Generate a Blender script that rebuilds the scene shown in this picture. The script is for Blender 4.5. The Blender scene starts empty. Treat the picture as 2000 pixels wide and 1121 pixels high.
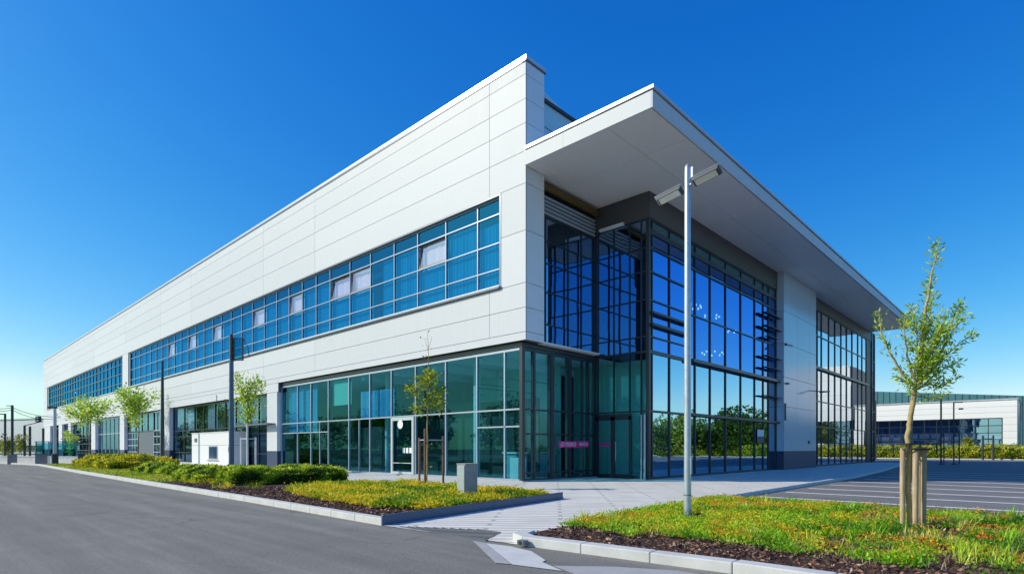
import bpy, math, random
import numpy as np
from mathutils import Vector, Matrix

random.seed(7)
RNG = np.random.default_rng(11)
S = bpy.context.scene
COL = S.collection

# ------------------------------------------------------------------ materials
MATS = {}


class NT:
    def __init__(self, name):
        self.m = bpy.data.materials.new(name)
        self.m.use_nodes = True
        self.t = self.m.node_tree
        self.t.nodes.clear()
        self.out = self.n('ShaderNodeOutputMaterial')
        MATS[name] = self.m

    def n(self, typ, **kw):
        nd = self.t.nodes.new(typ)
        for k, v in kw.items():
            if k in nd.inputs.keys():
                nd.inputs[k].default_value = v
            else:
                setattr(nd, k, v)
        return nd

    def l(self, a, b):
        self.t.links.new(a, b)

    def coords(self, scale=(1, 1, 1), rot=(0, 0, 0)):
        g = self.n('ShaderNodeNewGeometry')
        mp = self.n('ShaderNodeMapping')
        mp.inputs['Scale'].default_value = scale
        mp.inputs['Rotation'].default_value = rot
        self.l(g.outputs['Position'], mp.inputs['Vector'])
        return mp.outputs['Vector']

    def noise(self, vec, scale, detail=4, rough=.55):
        nd = self.n('ShaderNodeTexNoise')
        nd.inputs['Scale'].default_value = scale
        nd.inputs['Detail'].default_value = detail
        nd.inputs['Roughness'].default_value = rough
        self.l(vec, nd.inputs['Vector'])
        return nd.outputs['Fac']

    def ramp(self, fac, stops):
        r = self.n('ShaderNodeValToRGB')
        el = r.color_ramp.elements
        while len(el) < len(stops):
            el.new(.5)
        for e, (p, c) in zip(el, stops):
            e.position = p
            e.color = (*c, 1) if len(c) == 3 else c
        self.l(fac, r.inputs['Fac'])
        return r.outputs['Color']

    def mix(self, fac, a, b, blend='MIX'):
        mx = self.n('ShaderNodeMix', data_type='RGBA', blend_type=blend)
        for sock, v in ((mx.inputs[0], fac), (mx.inputs[6], a), (mx.inputs[7], b)):
            if isinstance(v, bpy.types.NodeSocket):
                self.l(v, sock)
            elif isinstance(v, tuple):
                sock.default_value = (*v, 1)
            else:
                sock.default_value = v
        return mx.outputs[2]

    def math(self, op, a, b=0.0):
        nd = self.n('ShaderNodeMath', operation=op)
        for sock, v in zip(nd.inputs, (a, b)):
            if isinstance(v, bpy.types.NodeSocket):
                self.l(v, sock)
            else:
                sock.default_value = v
        return nd.outputs[0]

    def bump(self, h, strength, dist=.02):
        b = self.n('ShaderNodeBump')
        b.inputs['Strength'].default_value = strength
        b.inputs['Distance'].default_value = dist
        self.l(h, b.inputs['Height'])
        return b.outputs['Normal']

    def bsdf(self, color, rough=.6, metal=0., spec=.5, normal=None, **kw):
        p = self.n('ShaderNodeBsdfPrincipled')
        for sock, v in ((p.inputs['Base Color'], color), (p.inputs['Roughness'], rough), (p.inputs['Metallic'], metal)):
            if isinstance(v, bpy.types.NodeSocket):
                self.l(v, sock)
            elif isinstance(v, tuple):
                sock.default_value = (*v, 1)
            else:
                sock.default_value = v
        p.inputs['Specular IOR Level'].default_value = spec
        for k, v in kw.items():
            p.inputs[k].default_value = v
        if normal is not None:
            self.l(normal, p.inputs['Normal'])
        self.l(p.outputs[0], self.out.inputs[0])
        return p


def plain(name, col, rough=.5, metal=0., spec=.5, var=.06, nscale=6.):
    t = NT(name)
    v = t.noise(t.coords(), nscale, 5)
    a = tuple(c * (1 - var) for c in col)
    b = tuple(min(1, c * (1 + var)) for c in col)
    t.bsdf(t.ramp(v, [(.3, a), (.7, b)]), rough, metal, spec)
    return t.m


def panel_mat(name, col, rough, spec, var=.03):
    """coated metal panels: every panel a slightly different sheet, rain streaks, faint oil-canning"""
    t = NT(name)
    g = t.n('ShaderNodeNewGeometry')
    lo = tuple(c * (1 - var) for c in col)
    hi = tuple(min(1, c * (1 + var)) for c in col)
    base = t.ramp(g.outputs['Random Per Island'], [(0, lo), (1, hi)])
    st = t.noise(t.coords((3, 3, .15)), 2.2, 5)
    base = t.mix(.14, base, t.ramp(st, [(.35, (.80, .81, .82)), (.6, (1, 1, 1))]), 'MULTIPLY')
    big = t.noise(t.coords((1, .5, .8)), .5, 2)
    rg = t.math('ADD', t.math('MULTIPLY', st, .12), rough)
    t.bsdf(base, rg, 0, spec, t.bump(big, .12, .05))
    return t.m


def glass_mat(name, tint, refl, f0, wav=.02, rough=0.0):
    """coated glazing: tinted transmission plus a mirror coat that grows towards grazing"""
    t = NT(name)
    lw = t.n('ShaderNodeLayerWeight')
    lw.inputs['Blend'].default_value = .5
    p5 = t.math('POWER', lw.outputs['Facing'], 4.5)
    fac = t.math('ADD', t.math('MULTIPLY', p5, 1 - f0), f0)
    tr = t.n('ShaderNodeBsdfTransparent')
    tr.inputs[0].default_value = (*tint, 1)
    gl = t.n('ShaderNodeBsdfGlossy')
    gl.inputs[0].default_value = (*refl, 1)
    gl.inputs['Roughness'].default_value = rough
    nz = t.noise(t.coords((.5, .5, .35)), .9, 1)
    t.l(t.bump(nz, wav, .02), gl.inputs['Normal'])
    mx = t.n('ShaderNodeMixShader')
    t.l(fac, mx.inputs[0])
    t.l(tr.outputs[0], mx.inputs[1])
    t.l(gl.outputs[0], mx.inputs[2])
    t.l(mx.outputs[0], t.out.inputs[0])
    return t.m


def leaf_mat(name, trans=.35, rough=.5):
    t = NT(name)
    at = t.n('ShaderNodeAttribute', attribute_name='Col')
    df = t.n('ShaderNodeBsdfPrincipled')
    t.l(at.outputs['Color'], df.inputs['Base Color'])
    df.inputs['Roughness'].default_value = rough
    df.inputs['Specular IOR Level'].default_value = .35
    tl = t.n('ShaderNodeBsdfTranslucent')
    t.l(at.outputs['Color'], tl.inputs[0])
    mx = t.n('ShaderNodeMixShader')
    mx.inputs[0].default_value = trans
    t.l(df.outputs[0], mx.inputs[1])
    t.l(tl.outputs[0], mx.inputs[2])
    t.l(mx.outputs[0], t.out.inputs[0])
    return t.m


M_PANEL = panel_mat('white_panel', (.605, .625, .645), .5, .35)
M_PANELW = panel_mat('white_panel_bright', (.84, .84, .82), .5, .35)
M_RETURN = panel_mat('shade_panel', (.74, .76, .80), .30, .5)
M_COLPANEL = panel_mat('white_panel_shaded', (.52, .60, .70), .12, .8)  # white pier panels, shade and mirrored sky put into the base colour
M_SOFFIT = panel_mat('soffit_panel', (.84, .83, .80), .30, .5, .02)
M_JOINT = plain('joint_dark', (.10, .105, .115), .7)
M_BACK = plain('dark_cladding', (.028, .030, .036), .45, 0, .4)
M_PLINTH = plain('plinth_blue', (.035, .055, .11), .45)
M_FRAME = plain('dark_frame', (.022, .027, .038), .35, 0, .5)
M_ALU = plain('alu_frame', (.40, .46, .54), .35, .4, .5)
M_ALUW = plain('alu_frame_slim', (.30, .37, .46), .35, .4, .5)
M_INTT = plain('interior_teal', (.34, .68, .60), .8)
M_COPE = plain('coping_dark', (.16, .18, .22), .35, .4)
M_COPEL = plain('coping_light', (.62, .63, .64), .3, .3)
M_WHITE = plain('white_paint', (.78, .78, .77), .5)
M_SILL = plain('sill_white', (.72, .73, .74), .4)
M_GLASS_UP = glass_mat('glass_blue_upper', (.22, .64, .80), (.04, .34, .66), .32, .02)
M_GLASS_TEAL = glass_mat('glass_teal', (.33, .68, .76), (.13, .48, .62), .08, .02)
M_GLASS_TEALR = glass_mat('glass_teal_corner', (.56, .92, .93), (.24, .62, .76), .10, .02)
M_GLASS_RIGHT = glass_mat('glass_blue_right', (.18, .34, .55), (.19, .43, .96), .70, .03)
M_GLASS_RECESS = glass_mat('glass_recess', (.16, .30, .50), (.42, .68, 1.0), .60, .012)
M_GLASS_LOW = glass_mat('glass_right_low', (.20, .34, .50), (.46, .74, .98), .72, .03)
M_GLASS_BAY2 = glass_mat('glass_bay_two', (.20, .34, .50), (.86, .92, 1.0), .76, .05)
M_GLASS_BAY = glass_mat('glass_bay', (.38, .54, .64), (.34, .58, .80), .13, .02)
M_GLASS_FAR = glass_mat('glass_far', (.55, .70, .90), (.50, .70, 1.0), .52, .02)
M_GLASS_CLEAR = glass_mat('glass_clear', (.80, .84, .92), (.85, .82, .95), .35, .02)
M_BLIND = plain('blind_blue', (.06, .42, .62), .7, var=.05)
M_BLINDW = plain('blind_white', (.75, .74, .80), .7)
M_BLINDG = plain('blind_green', (.42, .66, .52), .8, var=.03)
M_CURTB = plain('curtain_blue', (.10, .34, .60), .8)
M_INT = plain('interior_wall', (.075, .15, .16), .8)
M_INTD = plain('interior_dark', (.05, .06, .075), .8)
M_FLOOR = plain('interior_floor', (.24, .27, .28), .25)
M_CEIL = plain('interior_ceiling', (.75, .80, .80), .8)
M_TEALSP = plain('spandrel_teal', (.05, .13, .15), .2)
M_PINK = plain('sign_pink', (.62, .02, .22), .5)
M_LETTER = plain('letter_white', (.8, .75, .78), .5)
M_POLE = plain('pole_galvanised', (.50, .55, .60), .38, .55, .5, .10, 9)
M_POLED = plain('pole_dark', (.045, .055, .07), .45, .3)
M_POLEB = plain('pole_blue_grey', (.10, .15, .22), .4, .3)
M_LENS = plain('lamp_lens', (.86, .87, .84), .15)
M_WOOD = None
M_LEAF = leaf_mat('leaf', .48)
M_GRASS = leaf_mat('grass_blade', .3)


def wood_mat(name, a, b):
    t = NT(name)
    v = t.noise(t.coords((14, 14, 1.2)), 3, 6, .65)
    big = t.noise(t.coords(), 1.6, 3)
    c = t.mix(.5, t.ramp(v, [(.3, a), (.72, b)]), t.ramp(big, [(.3, (.6, .55, .5)), (.7, (1, 1, 1))]), 'MULTIPLY')
    t.bsdf(c, .75, 0, .3, t.bump(v, .5, .01))
    return t.m


M_WOOD = wood_mat('stake_wood', (.36, .25, .14), (.66, .52, .34))
M_WOODR = wood_mat('stake_wood_red', (.16, .085, .06), (.36, .21, .16))
M_BARK = wood_mat('bark', (.13, .10, .06), (.34, .27, .16))
M_BARKY = wood_mat('bark_young', (.34, .25, .10), (.58, .46, .22))
M_RUBBER = plain('black_rubber', (.02, .02, .022), .6)
M_RUST = plain('rusty_metal', (.10, .06, .05), .7)


def asphalt(name, base, streak=True):
    t = NT(name)
    co = t.coords()
    fine = t.noise(co, 260, 2, .7)
    grit = t.noise(co, 62, 3, .75)
    mid = t.noise(co, 1.1, 6, .6)
    spot = t.noise(co, .55, 3, .5)
    coarse = t.noise(co, 20, 4, .8)
    # faint tyre and sweeping streaks along the road
    stv = t.noise(t.coords((1.6, .10, 1), (0, 0, math.radians(-10))), 1.3, 6, .62)
    lo = tuple(c * .70 for c in base)
    hi = tuple(c * 1.30 for c in base)
    c = t.ramp(fine, [(.30, lo), (.72, hi)])
    c = t.mix(.8, c, t.ramp(grit, [(.30, (.62, .62, .62)), (.5, (1, 1, 1)), (.72, (1.45, 1.44, 1.42))]), 'MULTIPLY')
    c = t.mix(.7, c, t.ramp(coarse, [(.32, (.68, .68, .68)), (.5, (1, 1, 1)), (.70, (1.34, 1.33, 1.31))]), 'MULTIPLY')
    c = t.mix(.45, c, t.ramp(mid, [(.3, (.72, .72, .72)), (.7, (1.1, 1.1, 1.08))]), 'MULTIPLY')
    c = t.mix(.5, c, t.ramp(spot, [(.27, (.62, .62, .63)), (.36, (1, 1, 1))]), 'MULTIPLY')
    vo = t.n('ShaderNodeTexVoronoi', feature='DISTANCE_TO_EDGE')
    vo.inputs['Scale'].default_value = .33
    wob = t.n('ShaderNodeVectorMath', operation='ADD')
    wn = t.n('ShaderNodeTexNoise')
    wn.inputs['Scale'].default_value = 1.6
    wn.inputs['Detail'].default_value = 5
    t.l(co, wn.inputs['Vector'])
    t.l(co, wob.inputs[0])
    t.l(wn.outputs['Color'], wob.inputs[1])
    t.l(wob.outputs[0], vo.inputs['Vector'])
    crack = t.ramp(vo.outputs['Distance'], [(0, (.45, .45, .45)), (.012, (1, 1, 1))])
    c = t.mix(t.ramp(t.noise(co, .35, 2), [(.5, (0, 0, 0)), (.62, (.8, .8, .8))]), c, crack, 'MULTIPLY')
    if streak:
        c = t.mix(.5, c, t.ramp(stv, [(.34, (.66, .66, .66)), (.52, (.97, .97, .97)), (.70, (1.45, 1.44, 1.42))]), 'MULTIPLY')
    t.bsdf(c, .82, 0, .3, t.bump(grit, .5, .01))
    return t.m


M_ASPH = asphalt("asphalt", (.222, .208, .186))
M_ASPH2 = asphalt('asphalt_parking', (.215, .205, .195))


def concrete(name, base, sc=3., joint=None):
    t = NT(name)
    co = t.coords()
    a = t.noise(co, sc, 8, .65)
    f = t.noise(co, 90, 3, .7)
    c = t.ramp(a, [(.25, tuple(x * .84 for x in base)), (.75, tuple(x * 1.1 for x in base))])
    c = t.mix(.35, c, t.ramp(f, [(.3, (.80, .80, .80)), (.7, (1.1, 1.1, 1.1))]), 'MULTIPLY')
    if joint:
        br = t.n('ShaderNodeTexBrick')
        br.offset = .5
        t.l(t.coords((1, 1, 1), (0, 0, math.radians(joint[2]))), br.inputs['Vector'])
        br.inputs['Color1'].default_value = (1, 1, 1, 1)
        br.inputs['Color2'].default_value = (.90, .90, .90, 1)
        mv = joint[4] if len(joint) > 4 else .33
        br.inputs['Mortar'].default_value = (mv, mv, mv, 1)
        br.inputs['Scale'].default_value = 1
        br.inputs['Mortar Size'].default_value = joint[3]
        br.inputs['Brick Width'].default_value = joint[0]
        br.inputs['Row Height'].default_value = joint[1]
        c = t.mix(1., c, br.outputs['Color'], 'MULTIPLY')
        t.bsdf(c, .8, 0, .3, t.bump(t.math('ADD', t.math('MULTIPLY', br.outputs['Fac'], -1.2), t.math('MULTIPLY', f, .3)), .6, .01))
    else:
        t.bsdf(c, .8, 0, .3, t.bump(f, .35, .006))
    return t.m


M_KERB = concrete('kerb_concrete', (.62, .61, .58))
M_CONC = concrete('concrete', (.42, .41, .40))
M_WALLC = concrete('low_wall_concrete', (.62, .62, .60), 1.)
M_SLAB = concrete('slab_paving', (.66, .655, .63), 1.2, (1.6, .8, 90, .012))
M_PAVER = concrete('block_paving', (.80, .765, .69), 1.0, (2.6, .30, 51, .045, .60))
M_EDGE = plain('kerb_shade_blue', (.05, .09, .17), .35, .2)  # grey kerb face, its shade put into the dark blue colour
M_MARK = concrete('road_paint', (.86, .85, .83), 6)


def mulch_mat():
    t = NT('mulch')
    co = t.coords()
    vo = t.n('ShaderNodeTexVoronoi')
    vo.inputs['Scale'].default_value = 26
    vo.inputs['Randomness'].default_value = 1
    t.l(t.coords((1, .55, 1), (0, 0, .7)), vo.inputs['Vector'])
    n1 = t.noise(co, 40, 5, .7)
    n2 = t.noise(co, 1.2, 4)
    c = t.ramp(n1, [(.3, (.04, .022, .018)), (.55, (.15, .085, .068)), (.78, (.34, .23, .19))])
    c = t.mix(.4, c, t.ramp(n2, [(.3, (.6, .55, .5)), (.7, (1.1, 1.05, 1))]), 'MULTIPLY')
    h = t.math('ADD', vo.outputs['Distance'], n1)
    t.bsdf(c, .95, 0, .15, t.bump(h, 1., .05))
    return t.m


M_MULCH = mulch_mat()


def turf_mat(name, a, b):
    t = NT(name)
    co = t.coords()
    n1 = t.noise(co, 9, 6, .7)
    n2 = t.noise(co, .6, 4)
    c = t.ramp(n1, [(.3, a), (.7, b)])
    c = t.mix(.4, c, t.ramp(n2, [(.3, (.7, .7, .6)), (.7, (1.1, 1.1, 1))]), 'MULTIPLY')
    t.bsdf(c, .95, 0, .1, t.bump(n1, .8, .05))
    return t.m


M_TURF = turf_mat('turf', (.035, .055, .012), (.13, .15, .03))
M_GROUND = turf_mat('ground_grass', (.05, .07, .02), (.13, .15, .05))
M_HCORE = turf_mat('hedge_core', (.025, .04, .008), (.06, .09, .018))


def emit_mat(name, col, st):
    t = NT(name)
    e = t.n('ShaderNodeEmission')
    e.inputs[0].default_value = (*col, 1)
    e.inputs[1].default_value = st
    t.l(e.outputs[0], t.out.inputs[0])
    return t.m


M_BULB = emit_mat('lit_bulb', (1, .96, .9), 6)


# ------------------------------------------------------------------ builders
class MB:
    """collects shapes; build() links them as ONE mesh object"""

    def __init__(self):
        self.v, self.f, self.mi, self.sm = [], [], [], []

    def add(self, vs, fs, mi=0, smooth=False):
        o = len(self.v)
        self.v += [tuple(p) for p in vs]
        for q in fs:
            self.f.append(tuple(i + o for i in q))
            self.mi.append(mi)
            self.sm.append(smooth)

    def box(self, x0, x1, y0, y1, z0, z1, mi=0):
        x0, x1 = min(x0, x1), max(x0, x1)
        y0, y1 = min(y0, y1), max(y0, y1)
        z0, z1 = min(z0, z1), max(z0, z1)
        vs = [(x, y, z) for z in (z0, z1) for y in (y0, y1) for x in (x0, x1)]
        self.add(vs, [(0, 2, 3, 1), (4, 5, 7, 6), (0, 1, 5, 4), (2, 6, 7, 3), (0, 4, 6, 2), (1, 3, 7, 5)], mi)
        return self

    def obox(self, c, ax, ay, az, mi=0):
        """oriented box from centre and three half-axis vectors"""
        c, ax, ay, az = map(Vector, (c, ax, ay, az))
        vs = [c + ax * i + ay * j + az * k for k in (-1, 1) for j in (-1, 1) for i in (-1, 1)]
        self.add(vs, [(0, 2, 3, 1), (4, 5, 7, 6), (0, 1, 5, 4), (2, 6, 7, 3), (0, 4, 6, 2), (1, 3, 7, 5)], mi)
        return self

    def quad(self, a, b, c, d, mi=0):
        self.add([a, b, c, d], [(0, 1, 2, 3)], mi)
        return self

    def prism(self, poly, z0, z1, mi=0):
        n = len(poly)
        vs = [(x, y, z0) for x, y in poly] + [(x, y, z1) for x, y in poly]
        fs = [tuple(range(n))[::-1], tuple(range(n, 2 * n))]
        fs += [(i, (i + 1) % n, n + (i + 1) % n, n + i) for i in range(n)]
        self.add(vs, fs, mi)
        return self

    def tube(self, pts, rad, n=8, mi=0, caps=True):
        pts = [Vector(p) for p in pts]
        if not isinstance(rad, (list, tuple)):
            rad = [rad] * len(pts)
        vs = []
        up = Vector((0, 0, 1))
        for i, p in enumerate(pts):
            d = (pts[min(i + 1, len(pts) - 1)] - pts[max(i - 1, 0)]).normalized()
            a = d.cross(Vector((.31, .95, .05)) if abs(d.dot(up)) > .9 else up).normalized()
            b = d.cross(a)
            vs += [p + (a * math.cos(t) + b * math.sin(t)) * rad[i] for t in (2 * math.pi * k / n for k in range(n))]
        fs = [(i * n + k, i * n + (k + 1) % n, (i + 1) * n + (k + 1) % n, (i + 1) * n + k) for i in range(len(pts) - 1) for k in range(n)]
        o = len(vs)
        self.add(vs, fs, mi, True)
        if caps:
            self.add(vs[:n], [tuple(range(n))], mi)
            self.add(vs[o - n:], [tuple(range(n))[::-1]], mi)
        return self

    def build(self, name, mats, parent=None, bevel=0):
        me = bpy.data.meshes.new(name)
        off = parent_world(parent)
        me.from_pydata([(p[0] - off[0], p[1] - off[1], p[2] - off[2]) for p in self.v], [], self.f)
        for m in (mats if isinstance(mats, (list, tuple)) else [mats]):
            me.materials.append(m)
        me.polygons.foreach_set('material_index', self.mi)
        me.polygons.foreach_set('use_smooth', self.sm)
        me.update()
        o = bpy.data.objects.new(name, me)
        COL.objects.link(o)
        if parent:
            o.parent = parent
        if bevel:
            b = o.modifiers.new('bevel', 'BEVEL')
            b.width = bevel
            b.segments = 2
            b.limit_method = 'ANGLE'
        return o


def parent_world(p):
    v = Vector((0, 0, 0))
    while p is not None:
        v += p.location
        p = p.parent
    return v


def tag(o, label=None, cat=None, group=None, kind=None):
    if label:
        o['label'] = label
    if cat:
        o['category'] = cat
    if group:
        o['group'] = group
    if kind:
        o['kind'] = kind
    return o


def thing(name, loc, label, cat, group=None):
    o = bpy.data.objects.new(name, None)
    o.empty_display_size = .3
    COL.objects.link(o)
    o.location = loc
    return tag(o, label, cat, group)


def np_mesh(name, verts, loops, sizes, mat, parent=None, cols=None):
    me = bpy.data.meshes.new(name)
    n = len(sizes)
    verts = np.asarray(verts, np.float32) - np.array(parent_world(parent), np.float32)
    me.vertices.add(len(verts))
    me.vertices.foreach_set('co', verts.ravel())
    me.loops.add(len(loops))
    me.loops.foreach_set('vertex_index', np.asarray(loops, np.int32))
    me.polygons.add(n)
    st = np.concatenate([[0], np.cumsum(sizes)[:-1]]).astype(np.int32)
    me.polygons.foreach_set('loop_start', st)
    me.polygons.foreach_set('loop_total', np.asarray(sizes, np.int32))
    if cols is not None:
        at = me.color_attributes.new('Col', 'FLOAT_COLOR', 'POINT')
        c4 = np.ones((len(verts), 4), np.float32)
        c4[:, :3] = cols
        at.data.foreach_set('color', c4.ravel())
    me.materials.append(mat)
    me.update()
    me.validate()
    o = bpy.data.objects.new(name, me)
    COL.objects.link(o)
    if parent:
        o.parent = parent
    return o


def unit(a):
    return a / np.maximum(np.linalg.norm(a, axis=1, keepdims=True), 1e-9)


def leaf_arrays(base, direc, size, width=.5, roll=None):
    """folded diamond leaves: base, left, tip, right"""
    n = len(base)
    d = unit(direc)
    r = RNG.normal(size=(n, 3))
    s = unit(np.cross(d, r))
    nn = np.cross(d, s)
    size = size.reshape(-1, 1)
    mid = base + d * size * .45 + nn * size * .06
    v = np.stack([base, mid + s * size * width * .5, base + d * size - nn * size * .12, mid - s * size * width * .5], 1)
    return v.reshape(-1, 3)


def leaf_mesh(name, base, direc, size, cols, mat=None, parent=None, width=.5):
    v = leaf_arrays(base, direc, size, width)
    n = len(base)
    loops = np.arange(4 * n)
    return np_mesh(name, v, loops, np.full(n, 4), mat or M_LEAF, parent, np.repeat(cols, 4, 0))


def blade_mesh(name, base, direc, length, width, droop, cols, mat=None, parent=None):
    """bent grass blades: a quad and a tip triangle"""
    n = len(base)
    d = unit(direc)
    up = np.zeros((n, 3)); up[:, 2] = 1
    s = unit(np.cross(d + RNG.normal(size=(n, 3)) * .2, up))
    L = length.reshape(-1, 1); W = width.reshape(-1, 1); D = droop.reshape(-1, 1)
    mid = base + d * L * .55
    tip = base + d * L - up * L * D + np.cross(s, up) * 0
    v = np.stack([base - s * W * .5, base + s * W * .5, mid + s * W * .4, mid - s * W * .4, tip], 1).reshape(-1, 3)
    i = np.arange(n)[:, None] * 5
    loops = (i + np.array([[0, 1, 2, 3, 3, 2, 4]])).ravel()
    sizes = np.tile([4, 3], n)
    return np_mesh(name, v, loops, sizes, mat or M_GRASS, parent, np.repeat(cols, 5, 0))


def vnoise(x, y, sc, seed):
    """smooth random patches, 0..1"""
    r = np.random.default_rng(seed)
    t = np.zeros_like(x)
    for k in range(7):
        a = r.uniform(0, 2 * math.pi); f = sc * r.uniform(.6, 2.2); p = r.uniform(0, 6.28)
        t += np.sin((x * math.cos(a) + y * math.sin(a)) * f + p + 1.3 * np.sin((x * math.sin(a) - y * math.cos(a)) * f * .7 + p * 2))
    return .5 + .5 * np.tanh(t / 2.2)


def inpoly(x, y, poly):
    ins = np.zeros(len(x), bool)
    n = len(poly)
    for i in range(n):
        (x0, y0), (x1, y1) = poly[i], poly[(i + 1) % n]
        c = ((y0 > y) != (y1 > y)) & (x < (x1 - x0) * (y - y0) / (y1 - y0 + 1e-12) + x0)
        ins ^= c
    return ins


def scatter(poly, n):
    p = np.array(poly)
    lo, hi = p.min(0), p.max(0)
    x = RNG.uniform(lo[0], hi[0], n * 3); y = RNG.uniform(lo[1], hi[1], n * 3)
    k = inpoly(x, y, poly)
    return x[k][:n], y[k][:n]


def pal(cols, idx, jit=.18):
    c = np.array(cols)[idx]
    return np.clip(c * RNG.uniform(1 - jit, 1 + jit, (len(idx), 1)) * RNG.uniform(.92, 1.08, (len(idx), 3)), 0, 1)


# ------------------------------------------------------------------ camera
TH = math.atan(1055 / 1118)
RV = Vector((math.sin(TH), -math.cos(TH), 0))     # level direction to the camera's right
FV = Vector((math.cos(TH), math.sin(TH), 0))      # level direction the camera looks
CAMP = Vector((-17.249, -15.507, 1.4))
cd = bpy.data.cameras.new('camera')
cam = bpy.data.objects.new('camera', cd)
COL.objects.link(cam)
cam.location = CAMP
cam.rotation_euler = (math.pi / 2, 0, TH - math.pi / 2)
cd.sensor_width = 36
cd.lens = 20.124
cd.shift_y = .1572
cd.clip_end = 3000
S.camera = cam

# ------------------------------------------------------------------ light
EL = math.radians(33)
SUNAZ = math.atan2(.692, -.721)      # towards the sun, angle from +X
w = bpy.data.worlds.new('World')
S.world = w
w.use_nodes = True
nt = w.node_tree
bg = nt.nodes['Background']
sky = nt.nodes.new('ShaderNodeTexSky')
sky.sky_type = 'NISHITA'
sky.sun_disc = False
sky.sun_elevation = EL
sky.sun_rotation = math.pi / 2 - SUNAZ
sky.altitude = 0
sky.air_density = 1.0
sky.dust_density = .6
sky.ozone_density = 3.0
hs = nt.nodes.new('ShaderNodeHueSaturation')
hs.inputs['Saturation'].default_value = 1.35
nt.links.new(sky.outputs[0], hs.inputs['Color'])
sp_ = nt.nodes.new('ShaderNodeSeparateColor')
cb_ = nt.nodes.new('ShaderNodeCombineColor')
nt.links.new(hs.outputs[0], sp_.inputs[0])
BGS = .13
SKC = []
for i_, (g_, e_) in enumerate(((1.6, 1.40), (1.19, 1.02), (1.10, .60))):   # clear-air colour response of the sky
    k0 = nt.nodes.new('ShaderNodeMath'); k0.operation = 'MULTIPLY'; k0.inputs[1].default_value = BGS
    k1 = nt.nodes.new('ShaderNodeMath'); k1.operation = 'POWER'; k1.inputs[1].default_value = e_
    k2 = nt.nodes.new('ShaderNodeMath'); k2.operation = 'MULTIPLY'; k2.inputs[1].default_value = g_ / BGS
    nt.links.new(sp_.outputs[i_], k0.inputs[0]); nt.links.new(k0.outputs[0], k1.inputs[0])
    nt.links.new(k1.outputs[0], k2.inputs[0]); SKC.append(k2)
k3 = nt.nodes.new('ShaderNodeMath'); k3.operation = 'MULTIPLY'; k3.inputs[1].default_value = .70
k4 = nt.nodes.new('ShaderNodeMath'); k4.operation = 'MINIMUM'
nt.links.new(SKC[1].outputs[0], k3.inputs[0])
nt.links.new(k3.outputs[0], k4.inputs[0]); nt.links.new(SKC[0].outputs[0], k4.inputs[1])
for a_, b_ in zip((k4, SKC[1], SKC[2]), cb_.inputs):
    nt.links.new(a_.outputs[0], b_)
nt.links.new(cb_.outputs[0], bg.inputs['Color'])
bg.inputs['Strength'].default_value = BGS
sl = bpy.data.lights.new('sun', 'SUN')
sl.energy = 4.3
sl.angle = math.radians(.5)
sl.color = (1, .925, .765)
so = bpy.data.objects.new('sun', sl)
COL.objects.link(so)
sd = Vector((math.cos(SUNAZ) * math.cos(EL), math.sin(SUNAZ) * math.cos(EL), math.sin(EL)))
so.rotation_euler = sd.to_track_quat('Z', 'Y').to_euler()
so.location = sd * 60
S.view_settings.view_transform = 'Standard'
S.view_settings.look = 'None'
S.view_settings.exposure = 0
S.view_settings.gamma = 1
S.cycles.max_bounces = 10
S.cycles.transparent_max_bounces = 24
S.cycles.glossy_bounces = 5
S.cycles.use_denoising = True
S.cycles.sample_clamp_indirect = 6


# ------------------------------------------------------------------ ground
def sheet(name, poly, z, mat):
    m = MB()
    m.add([(x, y, z) for x, y in poly], [tuple(range(len(poly)))])
    return tag(m.build(name, mat), kind='structure')


sheet('ground', [(-900, -900), (900, -900), (900, 900), (-900, 900)], -.03, M_GROUND)
ROADK = [(-10.9, -60), (-10.9, -30), (-10.92, -12.91), (-11.16, -9.96), (-11.33, -6.67), (-11.12, 0), (-10.95, 8.6), (-10.55, 25), (-9.95, 43.8), (-11.5, 54), (-14.5, 62), (-22, 72), (-40, 84)]
road = ROADK + [(-40, 100), (-70, 110), (-70, -90), (-10.9, -90)]
sheet('road', road[::-1], 0, M_ASPH)
pave = ROADK[3:10] + [(-14.5, 62), (-22, 72), (-40, 84), (-40, 140), (0.4, 140), (0.4, .6), (49, .6), (49, -6.5), (36, -6.7), (30.2, -7.28), (24, -7.9), (13, -8.7), (-2.6, -8.95), (-10.5, -9.45)]
sheet('pavement', pave[::-1], .008, M_PAVER)
sheet('path', [(-4.7, -2.6), (.5, .2), (.5, 60), (-4.7, 60)], .014, M_SLAB)
sheet('parking_lot', [(-2.75, -9.1), (13, -8.85), (24, -8.05), (30.2, -7.43), (36, -6.85), (49, -6.65), (49, 20), (72.5, 20), (72.5, -90), (-2.75, -90)][::-1], .004, M_ASPH2)
sheet('lawn', [(72.7, -90), (140, -90), (140, 60), (72.7, 60)], .02, M_TURF)
# road markings of the parking bays
m = MB()
for x, wd in ((-2.55, .16), (-.35, .15), (1.95, .16), (4.3, .17), (6.9, .18), (9.6, .2), (12.4, .2), (15.2, .2), (18, .1), (20.8, .1), (23.6, .1)):
    wd += .05
    m.quad((x - wd / 2, -16.6, .009), (x + wd / 2, -16.6, .009), (x + wd / 2, -9.35, .009), (x - wd / 2, -9.35, .009))
tag(m.build('road_markings', M_MARK), kind='structure')
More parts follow.
